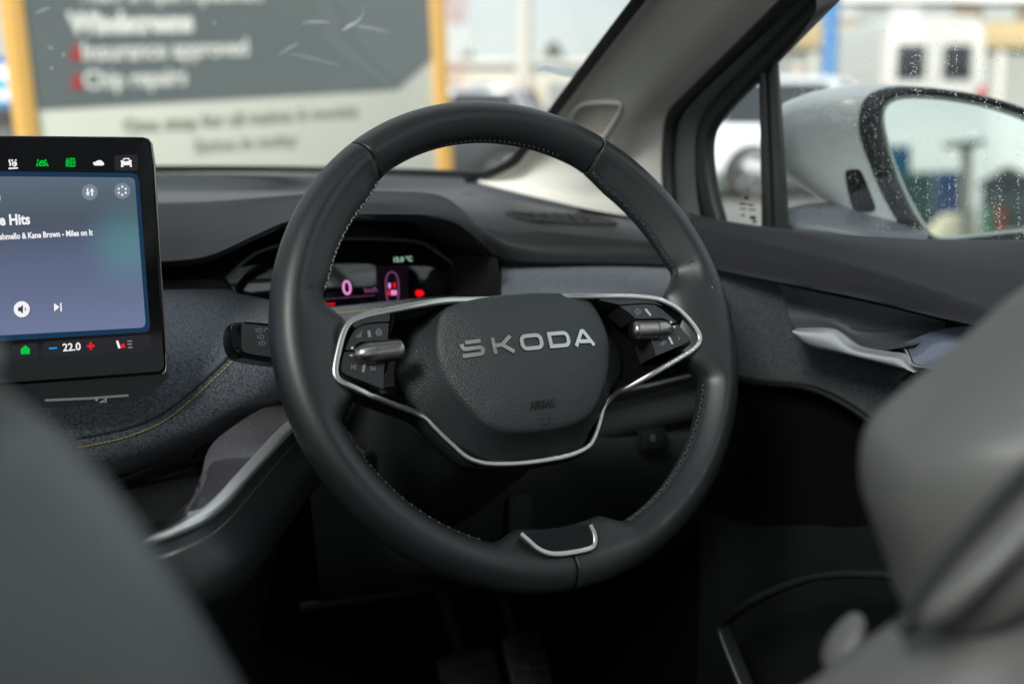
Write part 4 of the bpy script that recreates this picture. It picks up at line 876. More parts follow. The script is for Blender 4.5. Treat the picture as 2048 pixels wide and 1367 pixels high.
mesh('rain_drops', vs, fs, drop_m, door, 80, 'stuff')

# ================================================================== DOOR MIRROR
mp_c = pX(1940, 330, .98)
din = (mp_c - CAM).normalized(); dout = V((.42, -1, .032)).normalized()
mn = (dout - din).normalized()
_ex = V((0, 0, 1)).cross(mn).normalized(); MF = Frame(mp_c, mn.cross(_ex), ex=_ex)
mir = empty('door_mirror', MF.m, 'white door mirror with black bezel reflecting containers and sky', 'door mirror')
glass_px = [(1765, 232), (1772, 210), (1792, 197), (1830, 193), (1900, 198), (1980, 214), (2060, 243), (2140, 290), (2190, 350), (2195, 410), (2170, 440), (2100, 455), (2000, 466), (1900, 476), (1866, 472), (1845, 448), (1815, 395), (1788, 330), (1770, 270)]
gl = crv([MF.loc(x, y, 0) for x, y in glass_px], 110, True); n_ = 110
mesh('mirror_glass', gl, [tuple(range(n_))], mirror_m, mir, 0)
gc = sum(gl, V()) / n_
sweep('glass_edge', [p for p in gl], circ(.0022, 8), mat('pale mirror edge', (.55, .62, .58), .3), mir, closed=True)
open_px = [(1731, 235), (1740, 200), (1765, 180), (1810, 172), (1900, 178), (1990, 194), (2070, 222), (2160, 270), (2225, 345), (2230, 420), (2200, 462), (2120, 485), (2000, 498), (1900, 505), (1850, 500), (1812, 450), (1775, 385), (1745, 310), (1733, 270)]
op = crv([MF.loc(x, y, .004) for x, y in open_px], 110, True)
def ringm(src, k, z): return [V((gc.x + (p.x - gc.x) * k, gc.y + (p.y - gc.y) * k, z)) for p in src]
vs, fs = grid([[V((p.x, p.y, -.003)) for p in ringm(gl, 1.01, 0)], [g_.lerp(o_, .25) + V((0, 0, .004)) for g_, o_ in zip(gl, op)], [g_.lerp(o_, .55) + V((0, 0, .006)) for g_, o_ in zip(gl, op)], [g_.lerp(o_, .8) + V((0, 0, .003)) for g_, o_ in zip(gl, op)], ringm(op, 1.0, -.003), ringm(op, 1.0, -.012)], True)
mesh('mirror_bezel', vs, fs, matte, mir, 60)
hx = MF.loc(1600, 330, 0)     # nose of the housing, towards the front of the car
nose = MF.m.inverted() @ pX(1630, 325, .90)
G = []
for k, t in ((1.0, 0), (1.022, .04), (1.028, .12), (1.01, .25), (.95, .42), (.85, .6), (.70, .77), (.50, .90), (.26, .98), (.05, 1.0)):
    G.append([V((gc.x, gc.y, -.008)).lerp(V((nose.x, nose.y, nose.z)), t) + V(((p.x - gc.x) * k, (p.y - gc.y) * k * ((1 - .50 * sm(0, .75, t)) if p.y < gc.y else 1), 0)) for p in op])
vs, fs = grid(G, True); hous = mesh('mirror_housing', vs, fs, white_paint, mir, 70)
T = bvh(hous)
lp = [hit(T, a.x, a.y, .0012) for a in crv([V((x, y, 0)) for x, y in ((1692, 342), (1700, 338), (1716, 338), (1726, 348), (1750, 408), (1748, 420), (1738, 423), (1712, 420), (1704, 410), (1692, 362))], 40, True)]
if all(lp): mesh('indicator_lens', [MF.m.inverted() @ a[0] for a in lp], [tuple(range(40))], piano, mir, 0)
loft('mirror_foot', [[pX(x, y, X) for x, y, X in ((1540, 440, .80), (1640, 424, .86), (1760, 436, .92), (1850, 450, .97))], [pX(x, y, X) for x, y, X in ((1540, 470, .79), (1640, 470, .82), (1760, 490, .86), (1850, 500, .90))]], mat('slate mirror foot', (.16, .17, .20), .4), mir, 24, 4, thick=.02)

# ================================================================== FRONT SEATS
ns = V((.05, -1, .10)).normalized()
pseat_c = V((-.2, .34, .95))
seat1 = empty('passenger_seat', (-.2, .34, .5), 'large blurred grey leather seat back in the left foreground', 'car seat')
e1 = [pP(x, y, (0, .335, 1), ns) for x, y in ((-170, 640), (-40, 742), (70, 822), (175, 912), (276, 1035), (366, 1170), (440, 1295), (508, 1415), (600, 1560), (660, 1700))]
out1 = e1 + [V((.14, .30, .62)), V((-.1, .3, .55)), V((-.5, .3, .58)), V((-.58, .32, .8)), V((-.54, .34, 1.02)), V((-.42, .35, 1.14)), V((-.28, .36, 1.185))]
pillow('backrest', out1, ns, .15, seatm, seat1, p=2.4, n=110, center=(-.22, .335, .86))
box('seat_cushion', inv(seat1, (-.5, .36, .48)), inv(seat1, (.02, .86, .62)), seatm, seat1, .05, 4)
seat2 = empty('driver_seat', (.4, .34, .5), 'blurred taupe leather seat back with seams in the right foreground', 'car seat')
ns2 = V((-.35, -1, .10)).normalized()
def s2(x, y, k=0): return pP(x, y, V((.34, .34, 1.0)) - ns2 * k, ns2)
up_ = [s2(x, y) for x, y in ((2500, 500), (2280, 480), (2120, 560), (2010, 650), (1900, 745), (1815, 815), (1765, 870), (1748, 940), (1756, 1020), (1782, 1095), (1805, 1160), (1822, 1215), (1880, 1250), (2000, 1150), (2150, 1000), (2500, 900))]
pillow('backrest', up_, ns2, .11, seatl, seat2, p=2.4, n=110, center=s2(2120, 860))
band_l = [(1822, 1225), (1850, 1178), (1905, 1112), (1975, 1035), (2060, 945), (2200, 810)]
band = [s2(x, y, -.046) for x, y in band_l + [(2290, 860), (2120, 1010), (2040, 1085), (1975, 1140), (1900, 1200), (1850, 1250)]]
pillow('backrest_band', band, ns2, .03, seatl, seat2, p=2.2, n=80, center=s2(2000, 1062, -.046))
sweep('seam_groove', [inv(seat2, p) for p in crv([s2(x - 4, y - 4, -.051) for x, y in band_l], 40)], circ(.0028, 8), rubber, seat2)
lowb = [s2(x, y, .0) for x, y in ((1560, 1460), (1660, 1375), (1760, 1300), (1830, 1250), (1900, 1208), (1985, 1182), (2100, 1168), (2400, 1160), (2600, 1400), (2500, 1800), (1900, 1900), (1450, 1700))]
pillow('side_bolster', lowb, ns2, .09, seatl, seat2, p=2.6, n=110, center=s2(2050, 1540))
sweep('seam_groove', [inv(seat2, p) for p in crv([s2(x, y, -.03) for x, y in ((1800, 1262), (1870, 1205), (1940, 1170), (2050, 1148), (2200, 1140))], 30)], circ(.004, 8), rubber, seat2)
box('seat_cushion', inv(seat2, (.36, .40, .48)), inv(seat2, (.66, .78, .60)), seatm, seat2, .05, 4)
lev = [s2(x, y, .05) for x, y in ((1648, 1330), (1660, 1285), (1700, 1235), (1722, 1228), (1725, 1260), (1700, 1310), (1670, 1345))]
pillow('belt_buckle', lev, ns2, .02, seatl, seat2, p=2.2, n=40)

# ================================================================== OUTSIDE, IN FRONT
def gp(px, d, dz=0):
    p = CAM + ray(px, 209) * d; return V((p.x, p.y, dz))
def zat(y, d): return CAM.z + (209 - y) / FPX * d
VX = V((cr_.x, cr_.y, 0)).normalized(); VF = V((cf.x, cf.y, 0)).normalized()
def oframe(p, ang=0):
    """a thing standing at p: x to the right of the view, y away from it, turned by ang degrees"""
    a = math.radians(ang); x = VX * math.cos(a) + VF * math.sin(a); y = -VX * math.sin(a) + VF * math.cos(a)
    return Matrix(((x.x, y.x, 0, p.x), (x.y, y.y, 0, p.y), (0, 0, 1, p.z), (0, 0, 0, 1)))
# --- the workshop sign
SD = 5.0
sc_mid = gp(462, SD)
a_ = math.radians(3.0)
sxv = V((1, .22, 0)).normalized()
SGF = Frame(V((sc_mid.x, sc_mid.y, zat(150, SD))), V((0, 0, 1)) * math.cos(a_) - sxv * math.sin(a_), ex=sxv * math.cos(a_) + V((0, 0, 1)) * math.sin(a_))
sign = empty('sign_board', SGF.m, 'grey and cream windscreen repair sign board on timber posts', 'sign')
sg = SGF.loc
wood = mat('yellow timber', (.72, .42, .10), .7, var=(14, .7, (.58, .31, .07), (6, 6, .8)), bump=('noise', 60, .3, (6, 6, .5)), bdist=.004)
sgrey = mat('sign slate paint', (.115, .138, .142), .5, var=(3, .5, (.13, .155, .158)))
scream = mat('sign cream paint', (.70, .715, .63), .5, var=(4, .5, (.65, .665, .585)))
sred = mat('sign red paint', (.42, .03, .03), .5); swhite = mat('sign white lettering', (.80, .80, .76), .5); sdim = mat('sign grey lettering', (.62, .64, .60), .5); sdark = mat('sign olive lettering', (.33, .35, .28), .5)
x0, x1 = sg(62, 150).x, sg(868, 150).x; yt = sg(400, -260).y; yb = sg(400, 420).y; yd = sg(430, 199).y
box('board', (x0, yb, -.02), (x1, yt, 0), scream, sign, .003)
prism('slate_panel', [(x0 + .006, yt - .01), (x1 - .006, yt - .01), (x1 - .006, sg(858, 118).y), (sg(795, 190).x, yd), (x0 + .006, yd)], .0, .004, sgrey, sign)
for xx, w_ in ((45, .062), (880, .078)):
    cx = sg(xx, 150).x; box('timber_post', (cx - w_ / 2, -1.6, -.07), (cx + w_ / 2, yt + .1, .012), wood, sign, .006)
def stext(s_, pa, pb, size, m_, bold):
    a, b = sg(*pa), sg(*pb); return text('sign_lettering', s_, size, m_, sign, V((a.x, a.y, .006)), .001, bold, width=b.x - a.x)
stext('Windscreens', (136, 66), (386, 62), .098, swhite, .0062)
stext('Insurance approved', (166, 121), (496, 115), .092, swhite, .0020)
stext('Chip repairs', (168, 178), (374, 174), .092, swhite, .0020)
stext('One stop for all makes & models', (245, 262), (715, 240), .064, sdark, .0016)
stext('Drive in today', (388, 303), (592, 290), .064, sdark, .0016)
stext('Fitting & repair/replacement', (165, 3), (525, -3), .092, swhite, .0020)
for x, y in ((150, 103), (152, 160)):
    c = sg(x, y); prism('red_bullet', [(c.x - .026, c.y - .030), (c.x + .026, c.y - .030), (c.x, c.y + .034)], .004, .007, sred, sign)
# --- neighbour sign at the left edge
NF = oframe(gp(4, 9.0), -12)
s2n = empty('banner_sign', NF, 'blue and white banner at the far left behind the timber post', 'sign')
bl_m = mat('banner blue', (.02, .16, .42), .5); wh_m = mat('banner white', (.78, .82, .85), .5); dk_m = mat('banner frame', (.03, .03, .03), .6)
z0, z1 = zat(215, 9), zat(112, 9)
box('banner_panel', (-.5, 0, z0), (.12, .03, z1), wh_m, s2n, .004); box('banner_stripe', (-.5, -.004, z1 - .07), (.12, .0, z1 - .004), bl_m, s2n); box('banner_stripe', (-.5, -.004, z0 + .004), (.12, .0, z0 + .05), bl_m, s2n)
prism('banner_disc', circ(.045, 20), 0, .004, mat('banner teal', (.0, .30, .48), .5), s2n).matrix_basis = Matrix.Translation((-.0, -.005, (z0 + z1) / 2 - .02)) @ Matrix.Rotation(math.radians(90), 4, 'X')
for x in (-.45, .07): box('banner_post', (x - .03, .03, 0), (x + .03, .08, zat(30, 9)), dk_m, s2n)
box('banner_skirt', (-.5, .01, z0 - .14), (.12, .04, z0 - .004), dk_m, s2n)

# --- cars
tyre_m = mat('tyre rubber', (.02, .02, .02), .8); rim_m = mat('alloy rim', (.5, .5, .5), .35, 1); tint_m = mat('dark car glass', (.02, .024, .028), .06, spec=.6)
lamp_r = mat('red lamp', (.45, .02, .03), .25); lamp_w = mat('clear lamp', (.7, .72, .75), .1)
def car(label, paint, M, group=None, L=4.05, W=1.76, H=1.50):
    r = empty('parked_car', M, label, 'car', group); h = L / 2
    st = [(-h, .42, .70, .62), (-h + .06, .30, .92, .78), (-h + .35, .22, 1.0, .86), (-h + .9, .20, .98, .88), (0, .20, .95, .88), (h - 1.3, .20, .94, .88), (h - .7, .22, .86, .86), (h - .2, .26, .74, .80), (h - .04, .32, .62, .66), (h, .40, .52, .5)]
    rows = []
    for x, b, t, w_ in st:
        zc, hz = (b + t) / 2, (t - b) / 2
        rows.append([V((x, w_ * (abs(math.cos(a)) ** .35) * (1 if math.cos(a) >= 0 else -1), zc + hz * (abs(math.sin(a)) ** .45) * (1 if math.sin(a) >= 0 else -1))) for a in [2 * math.pi * i / 32 for i in range(32)]])
    vs, fs = grid(rows, True); fs += [tuple(range(32)), tuple(range((len(rows) - 1) * 32, len(rows) * 32))]
    mesh('body', vs, fs, paint, r, 50)
    def ringx(xa, xb, w_, z): return [V((x, y, z)) for x, y in [(xa, -w_ * .92), (xa, w_ * .92), (xa + .15, w_), (xb - .35, w_), (xb, w_ * .8), (xb, -w_ * .8), (xb - .35, -w_), (xa + .15, -w_)]]
    A, B = ringx(-h + .12, h - 1.12, .83, .93), ringx(-h + .42, h - 1.95, .63, H - .07)
    vs, fs = grid([A, B], True); mesh('glasshouse', vs, fs, tint_m, r, 20)
    vs, fs = grid([[p + V((0, 0, -.015)) for p in ringx(-h + .36, h - 1.88, .65, H - .07)], ringx(-h + .37, h - 1.9, .645, H - .05), ringx(-h + .55, h - 2.1, .52, H)], True); fs.append(tuple(range(16, 24)))
    mesh('roof', vs, fs, paint, r, 60)
    for i in range(8):
        sweep('window_pillar', [A[i] * 1.0 + V((0, 0, .0)), B[i]], rrect(.07, .05, .015, 2), paint, r, up=(0, 0, 1))
    for s_ in (-1, 1):
        sweep('window_pillar', [V((-.1, s_ * .845, .93)), V((-.15, s_ * .645, H - .07))], rrect(.08, .03, .01, 2), paint, r, up=(0, s_, 0))
        box('tail_lamp', (-h - .005, s_ * .62 - .1, .68), (-h + .2, s_ * .62 + .14, .90), lamp_r, r, .04)
        box('head_lamp', (h - .35, s_ * .6 - .13, .58), (h - .05, s_ * .6 + .13, .72), lamp_w, r, .04)
        box('wing_mirror', (h - 1.45, s_ * .98 - .1, .95), (h - 1.28, s_ * .98 + .06, 1.08), paint, r, .04)
        for xw in (-h + .72, h - .82):
            wl_ = sweep('wheel', [V((xw + .26 * math.cos(a), s_ * .80, .315 + .26 * math.sin(a))) for a in [2 * math.pi * i / 28 for i in range(28)]], rrect(.11, .19, .045, 3), tyre_m, r, closed=True, up=(0, 1, 0))
            prof_ = [(.215, .0), (.19, .03), (.05, .03)]
            vs, fs = grid([[V((xw + q * math.cos(a), s_ * (.80 + .055 + e * .0), .315 + q * math.sin(a))) for a in [2 * math.pi * i / 28 for i in range(28)]] for q, e in ((.225, 0), (.18, 1), (.05, 1), (.005, 1))], True); mesh('hub', vs, fs, rubber, wl_, 40)
            for k in range(5):
                a = 2 * math.pi * k / 5; sweep('rim_spoke', [V((xw + q * math.cos(a), s_ * .875, .315 + q * math.sin(a))) for q in (.02, .12, .22)], rrect(.055, .02, .006, 2), rim_m, wl_, up=(0, 1, 0))
            sweep('rim_ring', [V((xw + .215 * math.cos(a), s_ * .875, .315 + .215 * math.sin(a))) for a in [2 * math.pi * i / 28 for i in range(28)]], circ(.016, 6), rim_m, wl_, closed=True, up=(0, 1, 0))
            sweep('wheel_arch', [V((xw + .36 * math.cos(a), s_ * .865, .315 + .36 * math.sin(a))) for a in [math.pi * i / 14 for i in range(15)]], rrect(.05, .05, .01, 2), rubber, r, up=(0, 1, 0))
    return r
car('pale silver hatchback seen through the driver window', mat('silver blue paint', (.62, .66, .70), .3, coat=.5), oframe(gp(1640, 16.5), 14))
car('dark grey car between timber post and windscreen pillar', mat('dark grey paint', (.045, .05, .055), .3, coat=.5), oframe(gp(800, 16), 8))
car('silver car behind the dark grey car', mat('pale lilac paint', (.50, .50, .55), .3, coat=.5), oframe(gp(905, 27), 165))
# --- van
vd = 24.0
van = empty('delivery_van', oframe(gp(1866, vd), 0), 'white high-roof van with two dark rear windows', 'van')
vw = mat('white van paint', (.52, .52, .49), .35, coat=.4)
rows = []
for y, sx_, zt in ((0, .95, 2.70), (.04, .99, 2.76), (.5, 1.0, 2.80), (4.4, 1.0, 2.80), (5.0, .98, 2.1), (5.9, .94, 1.3), (6.0, .88, 1.1)):
    zc = (zt + .45) / 2; hz = (zt - .45) / 2; R_ = []
    for a in [2 * math.pi * i / 48 for i in range(48)]:
        c_, s_ = math.cos(a), math.sin(a); zz = zc + hz * abs(s_) ** .22 * (1 if s_ >= 0 else -1)
        k = 1 - .12 * max(0, (zz - 1.2) / 1.6) ** 1.5
        R_.append(V((sx_ * k * abs(c_) ** .22 * (1 if c_ >= 0 else -1), y, zz)))
    rows.append(R_)
vs, fs = grid(rows, True); fs += [tuple(range(48)), tuple(range(6 * 48, 7 * 48))]; mesh('body', vs, fs, vw, van, 50)
zw0, zw1 = zat(158, vd), zat(95, vd)
for x in (-.46, .40):
    wdw = box('rear_window', (x - .25, -.02, zw0), (x + .25, .02, zw1), tint_m, van, .015)
    sweep('window_rubber', [V((x + a_x * .26, -.022, zz)) for a_x, zz in ((-1, zw0 - .01), (1, zw0 - .01), (1, zw1 + .01), (-1, zw1 + .01))], circ(.014, 6), rubber, wdw, closed=True)
    box('door_hinge', (x + (.42 if x > 0 else -.36) - .03, -.03, zw0 - .35), (x + (.42 if x > 0 else -.36) + .03, -.002, zw0 - .25), rubber, van, .005)
box('door_seam', (-.045, -.004, .6), (-.025, .02, 2.6), rubber, van)
for s_ in (-1, 1):
    box('tail_lamp', (s_ * .9 - .06, -.02, .95), (s_ * .9 + .06, .05, 1.5), lamp_r, van, .02)
    for y in (.9, 4.9): sweep('wheel', [V((s_ * .88, y + .25 * math.cos(a), .34 + .25 * math.sin(a))) for a in [2 * math.pi * i / 24 for i in range(24)]], rrect(.16, .2, .05, 3), tyre_m, van, closed=True, up=(1, 0, 0))
box('roof_gutter', (-.84, -.01, 2.66), (.84, .03, 2.69), mat('grey gutter', (.3, .3, .3), .5), van, .008)
box('bumper', (-.95, -.1, .42), (.95, .03, .62), mat('grey bumper', (.06, .06, .06), .6), van, .03)
# --- long workshop facade behind the van
fd = 40.0
fac = empty('workshop_building', oframe(gp(1900, fd), -4), 'long grey workshop with tan fascia and brown door behind the van', 'building')
wallm = mat('grey cladding', (.25, .26, .24), .7, var=(1.2, .6, (.20, .21, .195))); tan = mat('tan fascia', (.36, .28, .15), .7); brown = mat('brown timber door', (.20, .11, .04), .7, var=(1, 1, (.33, .2, .07))); whitew = mat('white roof trim', (.8, .8, .78), .6); greyp = mat('grey panel', (.30, .32, .33), .6)
xl, xr = -7.2, 14
box('wall', (xl, 0, 0), (xr, 6, zat(48, fd)), wallm, fac); box('fascia', (xl, -.25, zat(100, fd)), (xr, .0, zat(50, fd)), tan, fac, .02)
box('upper_wall', (xl, -.05, zat(47, fd)), (xr, 5.9, zat(12, fd)), greyp, fac); box('roof_edge', (xl - .2, -.3, zat(11, fd)), (xr, 6.2, zat(-8, fd)), whitew, fac, .02)
for i in range(11):
    x = xl + .9 + i * 1.9
    box('pier', (x, -.12, 0), (x + .25, -.004, zat(102, fd)), mat('pale pier %d' % i, (.46, .46, .42), .7), fac)
    box('upper_panel', (x + .5, -.10, zat(42, fd)), (x + 1.4, -.055, zat(18, fd)), mat('panel %d' % i, random.choice(((.16, .12, .08), (.45, .46, .46), (.55, .56, .56))), .5), fac)
xd = (1720 - 1900) / FPX * fd
box('door', (xd - .55, -.06, 0), (xd + .45, -.004, zat(118, fd)), brown, fac, .01); box('door_leaf', (xd + .0, -.09, 0), (xd + .40, -.062, zat(122, fd)), mat('dark door leaf', (.09, .06, .04), .6), fac, .01)
# --- blue pole
bp = gp(1655, 19); pole = sweep('blue_post', [V((0, 0, 0)), V((0, 0, 2.5)), V((0, 0, 5.2))], circ(.115, 16), mat('blue paint', (.06, .20, .44), .5), None); pole.location = bp
tag(pole, 'tall blue steel post standing in front of the workshop', 'post')
# --- litter bin
bn = empty('litter_bin', Matrix.Translation(gp(1404, 15.5)), 'orange and green litter bin glimpsed through the small quarter window', 'bin')
sweep('bin_base', [V((0, 0, 0)), V((0, 0, .25)), V((0, 0, .52))], circ(.21, 24), mat('green bin', (.16, .42, .08), .5), bn); sweep('bin_top', [V((0, 0, .521)), V((0, 0, .7)), V((0, 0, .86)), V((0, 0, .9))], circ(.205, 24), mat('orange bin', (.75, .16, .03), .5), bn)
sweep('bin_cap', [V((0, 0, .9)), V((0, 0, .96)), V((0, 0, 1.12))], circ(.19, 24), mat('bin cap', (.7, .7, .68), .5), bn, scale=lambda t: 1 - .5 * t)

# --- people
skin_m = mat('skin', (.52, .32, .24), .5)
def skinmesh(name, nodes, edges, m_, parent, sub=2):
    me = bpy.data.meshes.new(name); me.from_pydata([n[0] for n in nodes], edges, []); me.materials.append(m_)
    o = link(bpy.data.objects.new(name, me), parent); md = o.modifiers.new('skin', 'SKIN'); md.use_smooth_shade = True
    for i, n in enumerate(nodes):
        r_ = n[1]; me.skin_vertices[0].data[i].radius = (r_, n[2] if len(n) > 2 else r_); me.skin_vertices[0].data[i].use_root = i == 0
    s_ = o.modifiers.new('sub', 'SUBSURF'); s_.levels = 1; s_.render_levels = sub; return o
def person(label, M, top, legs, cap, group=None):
    r = empty('person', M, label, 'person', group)
    B = [((0, 0, .95), .13, .10), ((0, 0, 1.15), .12, .09), ((0, 0, 1.36), .15, .10), ((0, 0, 1.48), .055), ((0, -.015, 1.60), .085, .095), ((0, -.01, 1.70), .07, .08),
         ((.18, 0, 1.40), .055), ((.25, -.03, 1.14), .043), ((.23, -.14, .92), .035), ((.22, -.18, .83), .03), ((-.18, 0, 1.40), .055), ((-.25, -.03, 1.14), .043), ((-.23, -.12, .90), .035), ((-.22, -.15, .81), .03),
         ((.09, 0, .86), .085), ((.10, -.02, .48), .06), ((.10, .03, .09), .045), ((.10, -.09, .04), .035), ((-.09, 0, .86), .085), ((-.10, -.02, .48), .06), ((-.10, .03, .09), .045), ((-.10, -.09, .04), .035)]
    E_ = [(0, 1), (1, 2), (2, 3), (3, 4), (4, 5), (2, 6), (6, 7), (7, 8), (8, 9), (2, 10), (10, 11), (11, 12), (12, 13), (0, 14), (14, 15), (15, 16), (16, 17), (0, 18), (18, 19), (19, 20), (20, 21)]
    skinmesh('body', B, E_, skin_m, r)
    skinmesh('jacket', [((0, 0, .90), .17, .13), ((0, 0, 1.15), .155, .12), ((0, 0, 1.37), .18, .13), ((0, 0, 1.46), .09), ((.18, 0, 1.40), .075), ((.25, -.03, 1.14), .062), ((.23, -.13, .94), .052), ((-.18, 0, 1.40), .075), ((-.25, -.03, 1.14), .062), ((-.23, -.11, .92), .052)], [(0, 1), (1, 2), (2, 3), (2, 4), (4, 5), (5, 6), (2, 7), (7, 8), (8, 9)], top, r)
    skinmesh('trousers', [((0, 0, .93), .15, .12), ((.09, 0, .84), .105), ((.10, -.02, .48), .08), ((.10, .02, .12), .07), ((-.09, 0, .84), .105), ((-.10, -.02, .48), .08), ((-.10, .02, .12), .07)], [(0, 1), (1, 2), (2, 3), (0, 4), (4, 5), (5, 6)], legs, r)
    skinmesh('cap', [((0, -.01, 1.67), .098, .105), ((0, -.0, 1.75), .07, .08)], [(0, 1)], cap, r)
    return r
navy = mat('navy trousers', (.03, .035, .05), .8); hiv = mat('orange jacket', (.85, .17, .03), .7); hiy = mat('amber jacket', (.80, .42, .06), .7); pinkj = mat('pink jacket', (.75, .25, .26), .7); whitecap = mat('white cap', (.75, .77, .78), .6); greyc = mat('grey cap', (.3, .28, .32), .6)
person('person in a pink jacket and white cap beyond the hatchback', oframe(gp(1592, 19.5), 20), pinkj, navy, whitecap)
person('person in an orange jacket ahead, right of the timber post', oframe(gp(1036, 31), 0), hiv, navy, greyc)
person('person in an amber jacket beside the orange jacket', oframe(gp(1066, 32.5), 40), hiy, navy, greyc)
# --- distance ahead
hd = 70.0
hall = empty('low_hall', oframe(gp(1080, hd), 4), 'long low cream building on the horizon ahead', 'building')
box('wall', (-9, 0, 0), (12, 9, zat(135, hd)), mat('cream wall', (.66, .63, .54), .7), hall); box('roof', (-9.3, -.4, zat(134, hd)), (12.3, 9.4, zat(120, hd)), mat('pale sheet roof', (.60, .60, .57), .6), hall, .05)
box('upper_block', (3.2, 1.5, zat(119, hd)), (10, 7, zat(108, hd)), mat('sand block', (.58, .50, .38), .7), hall)
for i in range(9): box('shutter', (-8 + i * 2.1, -.05, 0), (-6.6 + i * 2.1, -.004, zat(165, hd)), greyp if i % 3 else mat('white shutter %d' % i, (.72, .72, .70), .6), hall)
lp_ = sweep('lamp_post', [V((0, 0, 0)), V((0, 0, 5)), V((0, 0, 11))], circ(.30, 12), mat('pale concrete', (.55, .53, .48), .7), None, scale=lambda t: 1 - .3 * t); lp_.location = gp(1048, 48); tag(lp_, 'tall pale concrete lamp post in the middle distance', 'lamp post')
ms = empty('lattice_mast', Matrix.Translation(gp(912, 60)), 'slim red and white lattice mast right of the timber post', 'mast')
rw = mat('faded red steel', (.50, .22, .18), .6); ww = mat('white steel', (.7, .68, .66), .6)
for i in range(8):
    z0_, z1_ = 1.6 * i, 1.6 * (i + 1); m_ = rw if i % 2 else ww
    for sx_, sy_ in ((-.35, -.35), (.35, -.35), (.35, .35), (-.35, .35)):
        sweep('mast_leg', [V((sx_, sy_, z0_)), V((sx_, sy_, z1_ - .001))], rrect(.09, .09, .02, 2), m_, ms)
    sweep('mast_brace', [V((-.35, -.35, z0_)), V((.35, -.35, z1_))], rrect(.06, .06, .01, 2), m_, ms); sweep('mast_brace', [V((.35, .35, z0_)), V((-.35, .35, z1_))], rrect(.06, .06, .01, 2), m_, ms)
leaf_m = mat('dark foliage', (.05, .075, .045), .8, var=(3, 1, (.09, .11, .06)))
def tree(px, d, hgt, wid, label):
    r = empty('tree', Matrix.Translation(gp(px, d)), label, 'tree', None)
    sweep('trunk', [V((0, 0, 0)), V((.05, 0, hgt * .35)), V((0, .05, hgt * .8))], circ(.16, 8), mat('bark ' + label[:12], (.08, .06, .045), .9), r, scale=lambda t: 1 - .7 * t)
    vs, fs = [], []; rn = random.Random(px)
    for i in range(900):
        t = rn.random(); a = rn.uniform(0, 6.283); q = wid * (math.sin(math.pi * (t * .85 + .1)) ** .8) * math.sqrt(rn.random()) * (.75 + .4 * noise.noise(V((math.cos(a) * 2, math.sin(a) * 2, t * 5 + px))))
        c = V((q * math.cos(a), q * math.sin(a), hgt * (.28 + .72 * t))); u = V((rn.gauss(0, 1), rn.gauss(0, 1), rn.gauss(0, 1))).normalized(); v_ = u.orthogonal().normalized(); w_ = u.cross(v_); k = rn.uniform(.08, .2); b = len(vs)
        vs += [c + v_ * k, c + w_ * k * .6, c - v_ * k, c - w_ * k * .6]; fs.append((b, b + 1, b + 2, b + 3))
    mesh('crown', vs, fs, leaf_m, r, 0, 'stuff')
tree(1106, 95, 5.6, 1.5, 'taller dark tree above the low hall roof'); tree(936, 90, 4.7, 1.2, 'short dark tree near the lattice mast')

# ================================================================== OUTSIDE, BEHIND (seen in the mirror)
def mr(px, py, d):
    p = pP(px, py, mp_c, mn); i = (p - CAM).normalized(); r_ = (i - mn * (2 * i.dot(mn))).normalized(); return p + r_ * d
def mbox(name, label, cat, xa, xb, ytop, d, m_, depth=4, ybot=None, group=None, ribs=0, ribm=None):
    A, B, Tp = mr(xa, 400, d), mr(xb, 400, d), mr((xa + xb) / 2, ytop, d)
    A.z = B.z = 0; ex = (B - A).normalized(); away = (V(((A.x + B.x) / 2, (A.y + B.y) / 2, 0)) - V((mp_c.x, mp_c.y, 0))).normalized(); ey = away - ex * away.dot(ex); ey.normalize()
    sgn = 1 if ex.cross(ey).z > 0 else -1
    M = Matrix(((ex.x, ey.x, 0, A.x), (ex.y, ey.y, 0, A.y), (0, 0, 1, 0), (0, 0, 0, 1))); r = empty(name, M, label, cat, group); L_ = (B - A).length
    zb = 0 if ybot is None else max(0, mr((xa + xb) / 2, ybot, d).z)
    box('container_body', (0, 0, zb), (L_, depth, Tp.z), m_, r, .02)
    for i in range(ribs): box('rib', (L_ * (i + .25) / ribs, -.05, zb + .1), (L_ * (i + .75) / ribs, -.003, Tp.z - .1), ribm or m_, r)
    return r, L_, Tp.z
cg = mat('green container paint', (.02, .11, .075), .5); cb = mat('blue container paint', (.02, .09, .30), .5); cb2 = mat('light blue container paint', (.04, .20, .36), .5)
mbox('shipping_container', 'green shipping container reflected in the mirror', 'container', 1797, 1868, 344, 62, cg, ribs=12)
mbox('shipping_container', 'deep blue shipping container beside the green one in the mirror', 'container', 1870, 1922, 342, 62, cb, ribs=8)
mbox('shipping_container', 'light blue container standing tallest at the mirror left edge', 'container', 1768, 1821, 291, 72, cb2, ribs=6)
shed, L_, zt = mbox('storage_shed', 'grey gabled shed at the right of the mirror reflection', 'shed', 1962, 2070, 366, 58, mat('grey shed sheet', (.13, .15, .15), .6), depth=8)
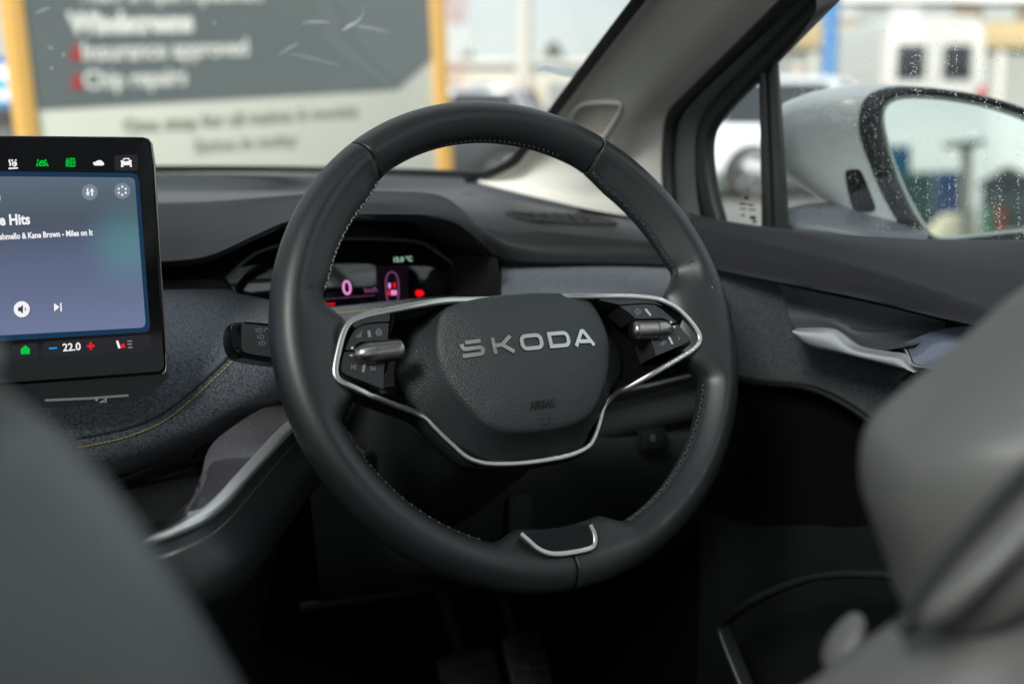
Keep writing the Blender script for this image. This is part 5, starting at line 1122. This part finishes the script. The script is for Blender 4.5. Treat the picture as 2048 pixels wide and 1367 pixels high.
mesh('shed_roof', [V((-.2, -.3, zt)), V((L_ + .2, -.3, zt)), V((L_ / 2, -.3, zt + .75)), V((-.2, 8.2, zt)), V((L_ + .2, 8.2, zt)), V((L_ / 2, 8.2, zt + .75))], [(0, 1, 2), (3, 5, 4), (0, 2, 5, 3), (1, 4, 5, 2), (0, 3, 4, 1)], mat('shed roof sheet', (.10, .11, .115), .6), shed, 0)
base = mr(1932, 400, 30); top = mr(1932, 292, 30); base.z = 0
tp = empty('canopy_post', Matrix.Translation(base), 'tan post with a flat green canopy in the mirror', 'post')
sweep('post', [V((0, 0, 0)), V((0, 0, 1)), V((0, 0, top.z))], rrect(.20, .20, .02, 2), mat('tan post', (.36, .33, .26), .7), tp)
aa, bb = mr(1888, 293, 30) - base, mr(1968, 284, 30) - base
sweep('canopy', [aa, bb], rrect(.5, .12, .03, 2), mat('green canopy', (.02, .12, .08), .6), tp, up=(0, 0, 1))
sp = mr(1902, 440, 40); sp.z = 0
vs, fs = grid([[V((r_ * math.cos(a) * (1 + .12 * math.sin(3 * a)), r_ * math.sin(a), z)) for a in [2 * math.pi * i / 28 for i in range(28)]] for r_, z in ((1.0, 0), (.8, .25), (.55, .55), (.3, .78), (.06, .85))], True)
pile = mesh('sand_heap', vs, fs, mat('pale sand', (.60, .55, .40), .9, bump=('noise', 12, .5), bdist=.05), None, 60); pile.location = sp; tag(pile, 'heap of pale sand on the ground in the mirror', 'sand heap')
for px, col, lb in ((1964, (.5, .52, .5), 'pale grey drum by the shed in the mirror'), (1980, (.02, .32, .20), 'green drum by the shed in the mirror'), (1998, (.55, .12, .08), 'red drum by the shed in the mirror')):
    q = mr(px, 420, 44); q.z = 0; d_ = sweep('oil_drum', [V((0, 0, 0)), V((0, 0, .3)), V((0, 0, .33)), V((0, 0, .6)), V((0, 0, 1.0))], circ(.2, 16), mat(lb[:10] + ' paint', col, .5), None); d_.location = q; tag(d_, lb, 'drum')

for o in C.objects:                                                    # repeats share a group
    n = o.name.split('.')[0]
    if o.parent is None and 'label' in o.keys():
        gname = {'parked_car': 'cars parked in the yard', 'person': 'people standing in the yard', 'shipping_container': 'containers seen in the mirror', 'oil_drum': 'drums seen in the mirror', 'tree': 'trees on the horizon', 'pedal': 'pedals in the footwell', 'passenger_seat': 'front seats', 'driver_seat': 'front seats'}.get(n)
        if gname: o['group'] = gname
